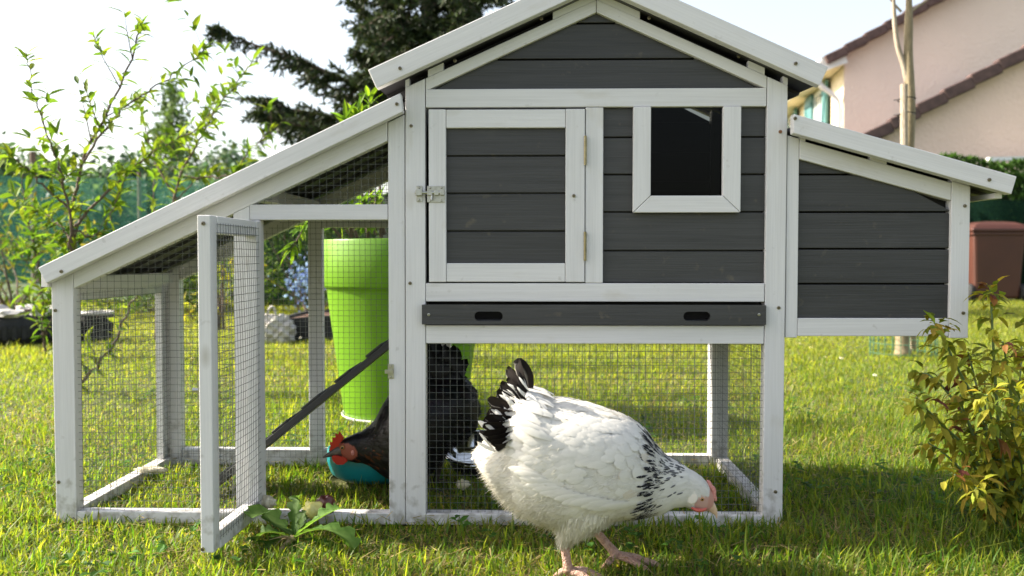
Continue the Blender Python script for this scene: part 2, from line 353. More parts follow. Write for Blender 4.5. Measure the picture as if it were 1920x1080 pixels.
# house shell: floor, back, sides, so that the inside is dark
wbox('floor_board', -.236, .468, .032, DEP - .032, .4000, .4120, 'x', RAWWOOD)
pl_ = MB()
for k in range(6): box(pl_, -.199, .4225, DEP - .022, DEP - .008, .413 + k * .069, .413 + k * .069 + .066, 'x')
box(pl_, -.199, .4225, DEP - .008, DEP - .005, .413, .83, 'x'); pl_.build('back_panel', GREY, coop)
mb = MB(); prism(mb, [(-.199, .83), (.4225, .83), (AX, .985)], DEP - .02, DEP - .006); mb.build('back_gable_panel', GREY, coop, recalc=True)
for x in (-.238, .4555):
    mb = MB()
    for k in range(6):
        z = .413 + k * .069
        box(mb, x, x + .012, .031, DEP - .031, z, min(z + .066, .835), 'y')
    box(mb, x + .003, x + .009, .031, DEP - .031, .414, .835, 'y')
    mb.build('side_panel', GREY, coop)
wbox('perch', -.22, .45, .25, .275, .52, .54, 'x', RAWWOOD)
# hatch door
hd = bpy.data.objects.new('hatch_door', None); scene.collection.objects.link(hd); hd.parent = coop
wbox('door_stile', -.1958, -.1635, -.002, .018, .4612, .7838, 'z', parent=hd); wbox('door_stile', .0600, .0958, -.0015, .018, .4612, .7838, 'z', parent=hd)
wbox('door_rail', -.1630, .0595, -.001, .018, .7490, .7832, 'x', parent=hd); wbox('door_rail', -.1630, .0595, -.001, .018, .4616, .4965, 'x', parent=hd)
planks('door_panel', -.166, .063, .4935, .752, [.5565, .6275, .6975], .0065, .015, parent=hd)
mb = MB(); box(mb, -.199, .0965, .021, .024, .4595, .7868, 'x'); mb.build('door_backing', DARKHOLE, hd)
for z in (.7065, .5285):
    mb = MB(); M = None
    tube(mb, [(.0967, -.0035, z - .027), (.0967, -.0035, z + .027)], .0026, 10)
    for q in (-.009, .009): tube(mb, [(.0967, -.0035, z + q - .0006), (.0967, -.0035, z + q + .0006)], .0029, 10)
    mb.build('hinge', BRASS, hd)
# hatch bolt and its keeper
lt = MB()
box(lt, -.2000 + .0015, -.1655, -.0042, -.0021, .6105, .6410)
for z0, z1, x0, x1 in ((.6235, .6325, -.198, -.1890), (.6235, .6325, -.1845, -.1765), (.6235, .6325, -.174, -.166)):
    box(lt, x0, x1, -.0115, -.0045, z0, z1)
tube(lt, [(-.221, -.0085, .6282), (-.168, -.0085, .6282)], .0032, 10)
tube(lt, [(-.189, -.0085, .628), (-.189, -.0135, .622), (-.1895, -.0145, .614)], [.0016, .0016, .0024], 8)
for x, z in ((-.1925, .6375), (-.1715, .6375), (-.1925, .6135), (-.1715, .6135)): tube(lt, [(x, -.0038, z), (x, -.0055, z)], [.0026, .0012], 8)
bolt = lt.build('bolt_latch', STEEL, hd, bevel=.0005)
kp = MB(); box(kp, -.2190, -.2080, -.0022, -.0002, .6115, .6415); box(kp, -.2195, -.2075, -.0125, -.0024, .6228, .6335)
for z in (.6382, .6148): tube(kp, [(-.2135, -.002, z), (-.2135, -.0038, z)], [.0026, .0012], 8)
kp.build('latch_keeper', STEEL, coop, bevel=.0005)
# droppings tray with two finger holes
def plate_with_slots(name, x0, x1, z0, z1, y0, y1, slots, m, parent):
    cu = bpy.data.curves.new(name, 'CURVE'); cu.dimensions = '2D'; cu.fill_mode = 'BOTH'; cu.extrude = (y1 - y0) / 2
    def spline(pts):
        s = cu.splines.new('POLY'); s.points.add(len(pts) - 1); s.use_cyclic_u = True
        for p, (a, b) in zip(s.points, pts): p.co = (a, b, 0, 1)
    spline([(x0, z0), (x1, z0), (x1, z1), (x0, z1)])
    for a0, a1, b0, b1 in slots:
        r = (b1 - b0) / 2; c = (b0 + b1) / 2
        spline([(a1 - r + r * math.cos(t), c + r * math.sin(t)) for t in np.linspace(-math.pi / 2, math.pi / 2, 12)] + [(a0 + r + r * math.cos(t), c + r * math.sin(t)) for t in np.linspace(math.pi / 2, 1.5 * math.pi, 12)])
    tmp = bpy.data.objects.new('tmp', cu); scene.collection.objects.link(tmp)
    me = bpy.data.meshes.new_from_object(tmp); bpy.data.objects.remove(tmp); bpy.data.curves.remove(cu)
    n = len(me.vertices); co = np.zeros(n * 3, np.float32); me.vertices.foreach_get('co', co); co = co.reshape(-1, 3)
    new = np.c_[co[:, 0], (y0 + y1) / 2 - co[:, 2], co[:, 1]]; me.vertices.foreach_set('co', new.ravel().astype(np.float32)); me.update()
    a = me.attributes.new('gco', 'FLOAT_VECTOR', 'POINT'); a.data.foreach_set('vector', (new + 13.3).ravel().astype(np.float32))
    me.materials.clear(); me.materials.append(m); me.name = name
    o = bpy.data.objects.new(name, me); scene.collection.objects.link(o); o.parent = parent; return o
tray = bpy.data.objects.new('droppings_tray', None); scene.collection.objects.link(tray); tray.parent = coop
plate_with_slots('tray_front', -.2085, .4318, .3822, .4190, -.011, -.0005, [(-.1100, -.0570, .3885, .4065), (.2790, .3290, .3890, .4068)], GREY, tray)
wbox('tray_board', -.196, .428, .004, DEP - .035, .3835, .3900, 'x', GREY, tray)
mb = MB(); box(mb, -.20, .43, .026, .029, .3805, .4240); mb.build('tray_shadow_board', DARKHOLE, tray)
for x, z in ((-.1955, .4005), (.4185, .4015)): rough_screw(tray, x, z, -.0112, .0028, STEEL)

# wire netting (a part each): wires of 1.1 mm every 13 mm
def netting(name, org, eu, ev, nu, nv, parent, pitch=.0132, inside=None, r=.00042, bulge=0., bdir=(1, 0, 0), phase=(.5, .5)):
    mb = MB(); org, eu, ev = (np.asarray(q, float) for q in (org, eu, ev)); Lu, Lv = np.linalg.norm(eu), np.linalg.norm(ev); u, v = eu / Lu, ev / Lv; w = np.cross(u, v); bd = np.asarray(bdir, float)
    def run(fixed, along, Lf, La, off):
        for q in np.arange(pitch * phase[0], Lf, pitch):
            segs = 14 if (inside or bulge) else 1; ts = np.linspace(0, La, segs + 1); lo = None
            if inside:
                ok = [inside(*( (q, t) if fixed is u else (t, q))) for t in np.linspace(0, La, 161)]
                ix = [i for i, o_ in enumerate(ok) if o_]
                if len(ix) < 3: continue
                ts = np.array([ix[0], ix[-1]]) * La / 160.
            pts = [org + fixed * q + along * t + w * off + bd * (bulge * math.sin(math.pi * min(1, max(0, q / Lf))) * math.sin(math.pi * t / La)) + rng.normal(0, .00025, 3) for t in ts]
            tube(mb, pts, r, 4, cap=False)
    run(u, v, Lu, Lv, 0.); run(v, u, Lv, Lu, r * 1.9)
    return mb.build(name, WIRE, parent, smooth=True)
netting('wire_netting', (-.204, .012, .020), (.637, 0, 0), (0, 0, .328), 0, 0, coop)

# ---- left run
RS = .4725
def rtop(x): return .4632 + RS * (x + .9135)        # underside of the run roof boards, along the front
def rz(x, d=0): return rtop(x) - .004 - d
wprism('post', [(-.9125, 0), (-.8735, 0), (-.8730, rz(-.8730)), (-.9150, rz(-.9150))], 0, .03, R(90))
wprism('rafter', [(-.8724, rz(-.8724, .030)), (-.2735, rz(-.2735, .036)), (-.2735, rz(-.2735)), (-.8724, rz(-.8724))], .0004, .026, math.atan(RS))
wprism('post', [(-.2730, 0), (-.2424, 0), (-.2412, rz(-.2412) - .002), (-.2724, rz(-.2724) - .002)], .0006, .03, R(90))
wprism('stile', [(-.5660, .022), (-.5350, .022), (-.5350, rz(-.535, .0335)), (-.5660, rz(-.566, .0335))], .001, .026, R(90))
wbox('stile', -.5345, -.5152, .0016, .026, .022, .5775, 'z')
wbox('rail', -.5345, -.2735, .0008, .026, .5780, .6070, 'x')
wbox('bottom_rail', -.8728, -.2735, .0006, .03, 0., .0218, 'x')
netting('wire_netting', (-.872, .012, .02), (.305, 0, 0), (0, 0, .62), 0, 0, coop, inside=lambda a, b: .02 + b < rz(-.872 + a, .02))
netting('wire_netting', (-.540, .012, .600), (.268, 0, 0), (0, 0, .16), 0, 0, coop, inside=lambda a, b: .6 + b < rz(-.540 + a, .02), phase=(.3, .8))
# end wall
wbox('bottom_rail', -.9080, -.8800, .0305, DEP - .0305, 0., .022, 'y')
wbox('rail', -.9080, -.8840, .0305, DEP - .0305, .4230, .4520, 'y')
wbox('stile', -.9040, -.8880, DEP - .062, DEP - .0310, .0225, .4225, 'z')
netting('wire_netting', (-.884, .02, .01), (0, .47, 0), (0, 0, .43), 0, 0, coop, phase=(.3, .4))
# back of the run
wprism('post', [(-.9060, 0), (-.8580, 0), (-.8580, rz(-.858)), (-.9060, rz(-.906))], DEP - .03, DEP, R(90))
wprism('rafter', [(-.8575, rz(-.8575, .034)), (-.2420, rz(-.242, .034)), (-.2420, rz(-.242)), (-.8575, rz(-.8575))], DEP - .028, DEP - .002, math.atan(RS))
wprism('post', [(-.5440, .022), (-.5100, .022), (-.5100, rz(-.51, .0345)), (-.5440, rz(-.544, .0345))], DEP - .029, DEP - .003, R(90))
wbox('rail', -.5095, -.2420, DEP - .028, DEP - .004, .5790, .6000, 'x')
wbox('bottom_rail', -.8575, -.2420, DEP - .028, DEP, .0, .040, 'x'); wbox('bottom_rail', -.1995, .4230, DEP - .028, DEP, .0, .030, 'x')
netting('wire_netting', (-.856, DEP - .032, .02), (.615, 0, 0), (0, 0, .76), 0, 0, coop, inside=lambda a, b: (.02 + b) < rz(-.856 + a, .012), phase=(.2, .7))
netting('wire_netting', (-.204, DEP - .032, .020), (.63, 0, 0), (0, 0, .37), 0, 0, coop, phase=(.8, .2))
wbox('rail', -.1995, .4230, DEP - .028, DEP - .004, .3700, .4100, 'x')
# right side of the lower run
wbox('bottom_rail', .4395, .4665, .0305, DEP - .0305, 0., .028, 'y')
wbox('rail', .4395, .4665, .0305, DEP - .0305, .3600, .3950, 'y')
netting('wire_netting', (.436, .025, .02), (0, .47, 0), (0, 0, .35), 0, 0, coop, phase=(.1, .6))
wbox('stile', .4250, .4380, DEP - .050, DEP - .0310, .03, .369, 'z')
# purlins under the run roof
for x in (-.885, -.5250):
    mb = MB(); z = rz(x); box(mb, x - .014, x + .014, .0305, DEP - .0305, z - .028, z - .002, 'y'); mb.build('purlin', WHITE, coop, bevel=.0014)

# ---- roofs: lapped dark boards running down the slope, white barge boards at the ends
def roof(name, xa, za, xb, zb, y0, y1, n, parent=coop, m=DARKDECK, thick=.009, step=.007):
    mb = MB(); w = (y1 - y0) / n; d = np.array([xb - xa, 0, zb - za]); L = np.linalg.norm(d); d /= L; nn = np.cross(d, [0, 1, 0]); nn = nn if nn[2] > 0 else -nn
    for k in range(n):
        a = y0 + k * w; b = a + w + .008
        v = []
        for s in (0, L):
            for (yy, lo) in ((a, 0.), (b, step)):
                base = np.array([xa, yy, za]) + d * s + nn * lo
                v += [base, base + nn * thick]
        g = np.array([(s, yy, t) for s in (0, L) for yy in (a, b) for t in (0, thick)])
        mb.add(v, BOXF, None, g + rng.uniform(0, 40, 3))
    return mb.build(name, m, parent, recalc=True)
YB0, YB1 = -.040, -.0160
# main roof
lx, rx = -.285, .513
roof('roof', lx, roofz(lx), AX + .004, roofz(AX), -.0155, DEP + .045, 6); roof('roof', rx, roofz(rx), AX - .004, roofz(AX), -.0155, DEP + .045, 6)
bz = .0345 / math.cos(math.atan(SLOPE))
def barge(xo, xi, zo_low, slope_sign):
    """barge board with a square-cut end: outer lower corner (xo, zo_low) up to the ridge at xi"""
    t = .037; c, s = math.cos(math.atan(SLOPE)), math.sin(math.atan(SLOPE))
    n = np.array([-s * slope_sign, c]); p0 = np.array([xo, zo_low]); p1 = p0 + n * t
    rl = zo_low + SLOPE * abs(xi - xo); rt_ = p1[1] + SLOPE * abs(xi - p1[0])
    return [tuple(p0), (xi, rl), (xi, rt_), tuple(p1)]
zb = roofz(-.287) - .001
for y0, y1 in ((YB0, YB1), (DEP + .046, DEP + .068)):
    wprism('barge_board', barge(-.287, AX - .0004, zb, 1), y0, y1, math.atan(SLOPE))
    wprism('barge_board', barge(.517, AX + .0004, roofz(.517) - .001, -1), y0, y1, -math.atan(SLOPE))
# white packing strips between rafter and barge (dark roof boards show between them)
for a, b in ((-.2395, -.232), (-.197, -.168), (.036, .1145), (.1185, .197), (.398, .428), (.462, .4705)):
    z0 = roofz(a); z1 = roofz(b)
    mb = MB(); prism(mb, [(a, z0 - .0138), (b, z1 - .0138), (b, z1 - .0005), (a, z0 - .0005)], .0015, .020, math.atan(SLOPE) * (1 if a < AX else -1)); mb.build('packing_strip', WHITE, coop, recalc=True)
# run roof
roof('roof', -.915, rtop(-.915), -.243, rtop(-.243), -.012, DEP + .03, 6)
c, s = math.cos(math.atan(RS)), math.sin(math.atan(RS)); t = .0325
def rbarge(xo, xi):
    zo = rtop(xo) - .0075; p1 = (xo - s * t, zo + c * t)
    return [(xo, zo), (xi, rtop(xi) - .0075), (xi - .004, rtop(xi) - .0075 + t / c - .004 * RS), p1]
for y0, y1 in ((-.036, -.0125), (DEP + .031, DEP + .054)):
    wprism('barge_board', rbarge(-.9065, -.2395), y0, y1, math.atan(RS))
mb = MB(); z = rtop(-.915); bar(mb, (-.9215, -.012, z + .004), (-.9215, DEP + .03, z + .004), (0, 0, 1), .030, .012); mb.build('eaves_board', WHITE, coop, bevel=.001)

# ---- nest box on the right
NS = -.2835
def nz(x): return .7385 + NS * (x - .472)
wprism('stile', [(.4715, .3575), (.4935, .3575), (.4935, nz(.4935) - .004), (.4715, nz(.4715) - .004)], .003, .03, R(90))
wprism('post', [(.7745, .3572), (.8090, .3572), (.8090, nz(.809) - .004), (.7745, nz(.7745) - .004)], .002, .03, R(90))
wprism('rafter', [(.4940, nz(.494) - .042), (.7740, nz(.774) - .040), (.7740, nz(.774) - .007), (.4940, nz(.494) - .007)], .0025, .028, math.atan(NS))
wbox('bottom_rail', .4940, .7740, .0028, .03, .3605, .3940, 'x')
def nclip(a, b):
    def xr(z): return min(.779, .494 + (.7050 - z) / .2835 if z > .615 else .779)
    return [(.490, a), (xr(a), a), (xr(b), b), (.490, b)]
planks('nest_panel', .490, .779, .390, .704, [.4580, .5235, .5920, .6620], clip=nclip)
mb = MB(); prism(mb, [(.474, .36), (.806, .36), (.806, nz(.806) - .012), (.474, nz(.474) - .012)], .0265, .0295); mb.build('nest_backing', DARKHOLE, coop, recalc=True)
for x0, x1 in ((.7950, .8070),):
    mb = MB()
    for k in range(4): box(mb, x0, x1, .031, DEP - .03, .362 + k * .069, .362 + k * .069 + .066, 'y')
    mb.build('nest_side_panel', GREY, coop)
wprism('nest_back_panel', [(.472, .36), (.808, .36), (.808, nz(.808) - .006), (.472, nz(.472) - .006)], DEP - .028, DEP - .016, 0, GREY)
wbox('nest_floor', .472, .808, .031, DEP - .029, .3610, .3720, 'x', RAWWOOD)
roof('nest_roof', .873, nz(.873) - .0, .4725, nz(.4725) - .0, -.012, DEP + .02, 6)
c, s = math.cos(math.atan(NS)), math.sin(math.atan(NS)); t = .0335
def nbarge(xi, xo):
    zo = nz(xo) - .0055
    return [(xi, nz(xi) - .0055), (xo, zo), (xo - s * t, zo + c * t), (xi, nz(xi) - .0055 + t / c)]
for y0, y1 in ((-.036, -.0125), (DEP + .021, DEP + .043)):
    wprism('barge_board', nbarge(.4720, .8650), y0, y1, math.atan(NS))
mb = MB(); z = nz(.873); box(mb, .8460, .8600, -.0120, DEP + .02, nz(.86) - .013, nz(.86) - .003, 'y'); mb.build('eaves_batten', WHITE, coop, bevel=.001)
for a, b in ((.4945, .505), (.625, .655), (.7745, .808)):
    mb = MB(); prism(mb, [(a, nz(a) - .0088), (b, nz(b) - .0088), (b, nz(b) - .0005), (a, nz(a) - .0005)], .004, .020, math.atan(NS)); mb.build('packing_strip', WHITE, coop, recalc=True)

# ---- screws
for px, py, y in ((771, 236, 0), (769, 531, 0), (1463, 247, 0), (1460, 577, 0), (1454, 922, 0), (104, 582, 0), (110, 904, 0), (115, 509, -.0365), (744, 195, -.0365), (750, 128, -.0405), (1015, 35, .001), (853, 114, .001), (1217, 34, .001), (1385, 106, .001), (1492, 119, -.0405), (1491, 222, -.0365), (1855, 337, -.0365), (1809, 386, .002), (1806, 587, .002), (1076, 367, -.002)):
    p = at(px, py, y); rough_screw(coop, p[0], p[2], y - .0005, m=RUST if (px, py) in ((1463, 247),) else SCREW)
# keeper of the run door on the post
kp = MB(); z = .2925; box(kp, -.2740, -.2630, -.0016, .0004, z - .014, z + .014); box(kp, -.2795, -.2640, -.0060, -.0018, z - .004, z + .0035)
for q in (-.010, .010): tube(kp, [(-.2685, -.0014, z + q), (-.2685, -.0032, z + q)], [.0024, .0012], 8)
kp.build('latch_keeper', STEEL, coop, bevel=.0005)

# ---- the open run door, hinged on the stile and swung out to the front
rd = bpy.data.objects.new('run_door', None); scene.collection.objects.link(rd); rd.parent = coop
DX0, DX1 = -.5375, -.5165
wbox('door_stile', DX0, DX1, -.267, -.2365, .0300, .5755, 'z', parent=rd); wbox('door_stile', DX0 + .004, DX1 + .004, -.0300, -.0010, .0225, .5745, 'z', parent=rd)
wbox('door_rail', DX0 + .002, DX1 + .002, -.2360, -.0305, .5460, .5750, 'y', parent=rd)
mb = MB(); bar(mb, (DX0 + .0125, -.2360, .0435), (DX0 + .0125, -.0305, .0375), (0, 0, 1), .030, .020); mb.build('door_rail', WHITE, rd, bevel=.0014)
netting('wire_netting', (DX1 + .0035, -.2485, .044), (0, .232, 0), (0, 0, .520), 0, 0, rd, pitch=.0131, bulge=.007, r=.0005)
mb = MB(); box(mb, DX0 - .0030, DX0 - .0005, -.262, -.242, .2750, .3090); tube(mb, [(DX0 - .004, -.250, .292), (DX0 - .016, -.250, .292)], [.003, .0045], 8); mb.build('latch', STEEL, rd)
p = at(381, 419, -.268); rough_screw(rd, p[0], p[2], -.2675); p = at(380, 1030, -.268); rough_screw(rd, p[0], p[2], -.2675)

# ---- hen ramp
rp = bpy.data.objects.new('ramp', None); scene.collection.objects.link(rp); rp.parent = coop
a = np.array([-.690, .25, .012]); b = np.array([-.212, .25, .398]); d = (b - a) / np.linalg.norm(b - a)
mb = MB(); bar(mb, a, b, (0, 1, 0), .150, .013); mb.build('ramp_board', DARKDECK, rp, bevel=.001)
nn = np.array([-d[2], 0, d[0]])
for k in range(7):
    q = a + (b - a) * (.07 + .138 * k) + nn * .0095
    mb = MB(); bar(mb, q + np.array([0, -.074, 0]), q + np.array([0, .074, 0]), d, .040 if k % 3 else .048, .005); mb.build('cleat', GREY, rp, bevel=.001)

# ------------------------------------------------------------------ hens
def feathers(mb, P, Nn, D, L, W, lift, col, tip=None, cup=.16, curl=.25, soft=None):
    n = len(P); D = nrm(D - Nn * np.sum(D * Nn, 1, keepdims=True)); S = np.cross(Nn, D)
    L = np.broadcast_to(L, (n,))[:, None]; W = np.broadcast_to(W, (n,))[:, None]; lift = np.broadcast_to(lift, (n,))[:, None]
    v = []; cc = []; col = np.broadcast_to(col, (n, 3)); tip = col if tip is None else np.broadcast_to(tip, (n, 3))
    for t, w in ((0, .35), (.35, .95), (.7, 1.), (.93, .66), (1.03, .2)):
        c = P + D * L * t + Nn * L * (lift * t - curl * t * t)
        for sgn in (-1, 0, 1):
            v.append(c + S * W * .5 * w * sgn + Nn * W * cup * (1 - abs(sgn)) - D * L * .04 * abs(sgn)); cc.append(col * (1 - t) + tip * t if t < .8 else tip)
    v = np.stack(v, 1); cc = np.stack(cc, 1); b = (np.arange(n) * 15)[:, None]; q = []
    for k in range(4):
        for j in range(2): q.append(b + np.array([k * 3 + j, k * 3 + j + 1, k * 3 + j + 4, k * 3 + j + 3]))
    nv = None
    if soft is not None:
        nv = []
        for t in (0, .35, .7, .93, 1.03):
            for sgn in (-1, 0, 1): nv.append(nrm(Nn + soft * (D * (.9 * t - .25) + S * .55 * sgn)))
        nv = np.stack(nv, 1).reshape(-1, 3)
    mb.add(v.reshape(-1, 3), np.concatenate(q), cc.reshape(-1, 3), nv=nv)
class Loft:
    """a body skin through pairs of (top, bottom) profile points with half widths"""
    def __init__(s, pairs, n=90):
        T = np.array([p[0] for p in pairs], float); B = np.array([p[1] for p in pairs], float); w = np.array([p[2] for p in pairs], float)
        A = smoothpath(np.c_[T, B, w, np.arange(len(pairs))], n); s.T, s.B, s.w, s.n = A[:, 0:3], A[:, 3:6], np.maximum(A[:, 6], .003), n; s.nk = len(pairs)
    def ev(s, u, ph):
        x = np.clip(u, 0, 1) * (s.n - 1); k = np.clip(x.astype(int), 0, s.n - 2); f = (x - k)[:, None]
        T = s.T[k] * (1 - f) + s.T[k + 1] * f; B = s.B[k] * (1 - f) + s.B[k + 1] * f; w = s.w[k] * (1 - f[:, 0]) + s.w[k + 1] * f[:, 0]
        c = np.cos(ph); q = np.sin(ph); e = .86
        return (T + B) / 2 + (T - B) / 2 * (np.sign(c) * np.abs(c) ** e)[:, None] + np.c_[np.zeros_like(q), w * np.sign(q) * np.abs(q) ** e, np.zeros_like(q)]
    def frame(s, u, ph):
        p = s.ev(u, ph); du = s.ev(u + .004, ph) - s.ev(u - .004, ph); dp = s.ev(u, ph + .03) - s.ev(u, ph - .03)
        n = nrm(np.cross(du, dp)); ctr = (s.ev(u, ph * 0) + s.ev(u, ph * 0 + math.pi)) / 2
        sg = np.sign(np.sum(n * (p - ctr), 1, keepdims=True)); return p, n * np.where(sg == 0, 1, sg), nrm(du)
    def skin(s, mb, colf, seg=40, mat=0):
        u = np.linspace(0, 1, s.n); ph = np.linspace(0, 2 * math.pi, seg, endpoint=False); U, PH = np.meshgrid(u, ph, indexing='ij')
        v = s.ev(U.ravel(), PH.ravel()); i = np.arange(seg); j = (i + 1) % seg
        f = np.concatenate([np.c_[k * seg + i, k * seg + j, (k + 1) * seg + j, (k + 1) * seg + i] for k in range(s.n - 1)])
        mb.add(v, [f, np.array([i]), np.array([i[::-1] + (s.n - 1) * seg])], colf(U.ravel(), PH.ravel(), v), None, mat, s.frame(U.ravel(), PH.ravel())[1])
def feathermat(name, trans, rough, sheen=0.):
    m, nt, out = mat_new(name); a = N(nt, 'ShaderNodeAttribute', attribute_name='Col'); b = N(nt, 'ShaderNodeBsdfPrincipled')
    b.inputs['Roughness'].default_value = rough; b.inputs['Specular IOR Level'].default_value = .2 if trans > .1 else .22
    nt.links.new(a.outputs['Color'], b.inputs['Base Color'])
    t = N(nt, 'ShaderNodeBsdfTranslucent'); nt.links.new(a.outputs['Color'], t.inputs[0]); mx = N(nt, 'ShaderNodeMixShader'); mx.inputs[0].default_value = trans
    nt.links.new(b.outputs[0], mx.inputs[1]); nt.links.new(t.outputs[0], mx.inputs[2]); nt.links.new(mx.outputs[0], out.inputs[0]); return m
FEATHER = feathermat('feather', .3, .75); DARKFEATHER = feathermat('dark_feather', .03, .38)
SKIN = simple('hen_leg_skin', (.50, .26, .19), (.68, .45, .35), .55, 130, .9, bscale=330)
COMB = simple('red_comb_skin', (.50, .07, .05), (.62, .15, .11), .45, 300, .4); PALECOMB = simple('pink_comb_skin', (.52, .16, .14), (.66, .32, .27), .5, 300, .4)
REDCOMB = leafmat('bright_red_comb', .35, .45, (1.2, .6, .5))
BEAK = simple('horn_beak', (.50, .33, .22), (.62, .44, .30), .4, 120); DARKBEAK = simple('dark_beak', (.05, .04, .035), (.12, .09, .07), .35, 120)
EYE = simple('amber_eye', (.42, .20, .06), (.50, .26, .09), .12, 200); PUPIL = simple('black_pupil', (.005, .005, .005), (.01, .01, .01), .05, 10)
def eye(parent, c, r, sy):
    mb = MB(); M = np.array([[1, 0, 0], [0, 0, sy], [0, 1, 0]])
    a = np.linspace(0, math.pi / 2, 8)
    lathe(mb, [(r * math.cos(t), r * .75 * math.sin(t)) for t in a], c, 20, M=M)
    lathe(mb, [(r * .52 * math.cos(t), r * .70 + r * .14 * math.sin(t)) for t in a], c, 16, mat=1, M=M)
    return mb.build('eye', [EYE, PUPIL], parent, smooth=True)

def white_hen():
    Y = -.268
    A = lambda px, py, y=Y: at(px, py, y)
    pr = [((903, 841), (904, 852), .010), ((921, 824), (918, 884), .034), ((945, 806), (936, 914), .050), ((972, 772), (962, 944), .062), ((1005, 742), (995, 966), .081), ((1045, 748), (1036, 982), .086),
          ((1092, 756), (1085, 984), .087), ((1140, 771), (1128, 975), .083), ((1180, 790), (1168, 967), .074), ((1209, 812), (1196, 965), .062), ((1229, 836), (1216, 963), .049), ((1250, 857), (1243, 957), .038), ((1272, 869), (1264, 949), .029),
          ((1292, 880), (1283, 949), .0225), ((1309, 890), (1300, 955), .019), ((1322, 902), (1313, 958), .0155), ((1333, 919), (1324, 958), .0105), ((1339, 933), (1333, 955), .006)]
    lf = Loft([(A(*a), A(*b), w) for a, b, w in pr], 110); K = len(pr) - 1
    hen = thing('hen', 'white hen with black neck speckles and black tail pecking in front of the coop', 'hen', (A(1060, 1075)[0], Y, 0.))
    mb = MB(); W = np.array([.77, .745, .69]); CRM = np.array([.73, .67, .53])
    fc = A(1317, 940)[[0, 2]]
    def skincol(u, ph, v):
        c = np.tile(W, (len(u), 1)); d = np.hypot((v[:, 0] - fc[0]) / 1.25, v[:, 2] - fc[1])
        c[d < .0125] = (.64, .40, .34); c[(u > 15.6 / K)] = (.62, .33, .27); return c
    lf.skin(mb, skincol, 48)
    # thighs: skin tapered from the belly to the hock
    th = [Loft([(A(a, b, y), A(c, d, y), w) for a, b, c, d, w in rows], 30) for y, rows in (
        (Y - .036, [(1012, 880, 1150, 890, .026), (1018, 915, 1160, 925, .034), (1026, 945, 1158, 952, .037), (1033, 966, 1140, 974, .033), (1041, 986, 1112, 995, .024), (1046, 1004, 1082, 1009, .0145), (1049, 1014, 1068, 1017, .0085)]),
        (Y + .038, [(1050, 905, 1160, 915, .028), (1062, 940, 1158, 950, .028), (1078, 962, 1150, 968, .024), (1090, 976, 1130, 984, .015), (1098, 990, 1118, 994, .008)]))]
    for t in th: t.skin(mb, lambda u, ph, v: np.tile(W, (len(u), 1)), 28)
    # shanks, feet, toes: scaly pink legs grown into the thighs
    def leg(y, hock, ankle, toes, r):
        h, a = A(*hock, y), A(*ankle, y); p = [h + (h - a) * .12, h, h + (a - h) * .3, h + (a - h) * .65, a]
        tube(mb, smoothpath(p, 14), np.interp(np.linspace(0, 1, 14), [0, .2, .4, .75, 1], [r * 1.2, r * 1.25, r, r * .92, r * 1.15]), 14, mat=1)
        for dx, dy, L in toes:
            b = a + np.array([dx, dy, 0]) * L; b[2] = .008; mid = (a + b) / 2; mid[2] = max(.016, a[2] * .6)
            pp = smoothpath([a, mid, b, b + np.array([dx, dy, -.35]) * .012], 14)
            tube(mb, pp, np.interp(np.linspace(0, 1, 14), [0, .25, .5, .72, .8, 1], [r * .95, r * .72, r * .78, r * .6, r * .45, .0008]), 10, mat=1)
    leg(Y - .036, (1056, 1008), (1066, 1072), [(1, -.1, .052), (.82, -.55, .045), (.86, .45, .045), (-.8, .3, .022)], .0076)
    leg(Y + .034, (1108, 986), (1156, 1040), [(1, -.05, .062), (.85, -.5, .05), (.85, .5, .048), (-.75, -.45, .024)], .0074)
    # plumage
    tail_dir = lambda du: -du
    n = 4200; u = rng.uniform(.03, 12.6 / K, n); ph = rng.uniform(-math.pi, math.pi, n); p, nn, du = lf.frame(u, ph)
    k = u * K; neck = np.clip((k - 8.8) / 2.5, 0, 1)
    L = (.030 - .017 * neck) * rng.uniform(.75, 1.25, n); Wd = (.021 - .0155 * neck) * rng.uniform(.8, 1.2, n)
    low = np.clip((np.abs(ph) - 1.75) / .8, 0, 1)[:, None]; d = -du + np.array([0, 0, -1.]) * (.18 + .5 * low) + rng.normal(0, .13, (n, 3))
    col = W * rng.uniform(.93, 1.03, (n, 1)); col = col * (1 - low * .5) + CRM * low * .5
    st = rng.uniform(size=n) < .035; col[st] = col[st] * .6 + np.array([.62, .5, .33]) * .4
    feathers(mb, p - nn * .001, nn, d, L, Wd, .15 + rng.uniform(-.05, .07, n), np.clip(col, 0, .87), curl=.17, cup=.07, soft=.35)
    # wing: many rows of small rounded coverts on both sides
    for sy in (-1, 1):
        for r_ in range(15):
            q = r_ / 14; m_ = int(13 + 5 * q); k0 = 9.0 - 4.8 * q; pm = 1.02 + .80 * min(1, q * 1.5); Lw = .018 + .022 * q
            uu = np.clip((k0 - np.linspace(0, 1.25, m_) + rng.normal(0, .16, m_)) / K, 0, 1); pp = sy * (np.linspace(pm - .95, pm + .06, m_) + rng.normal(0, .05, m_))
            p, nn, du = lf.frame(uu, pp); feathers(mb, p + nn * (.0022 + .0022 * (1 - q)), nn, -du + np.array([0, 0, -.2]) + rng.normal(0, .1, (m_, 3)), Lw * rng.uniform(.8, 1.2, m_), rng.uniform(.012, .0175, m_), .09, W * rng.uniform(.93, 1.04, (m_, 1)), curl=.12, cup=.05, soft=.30)
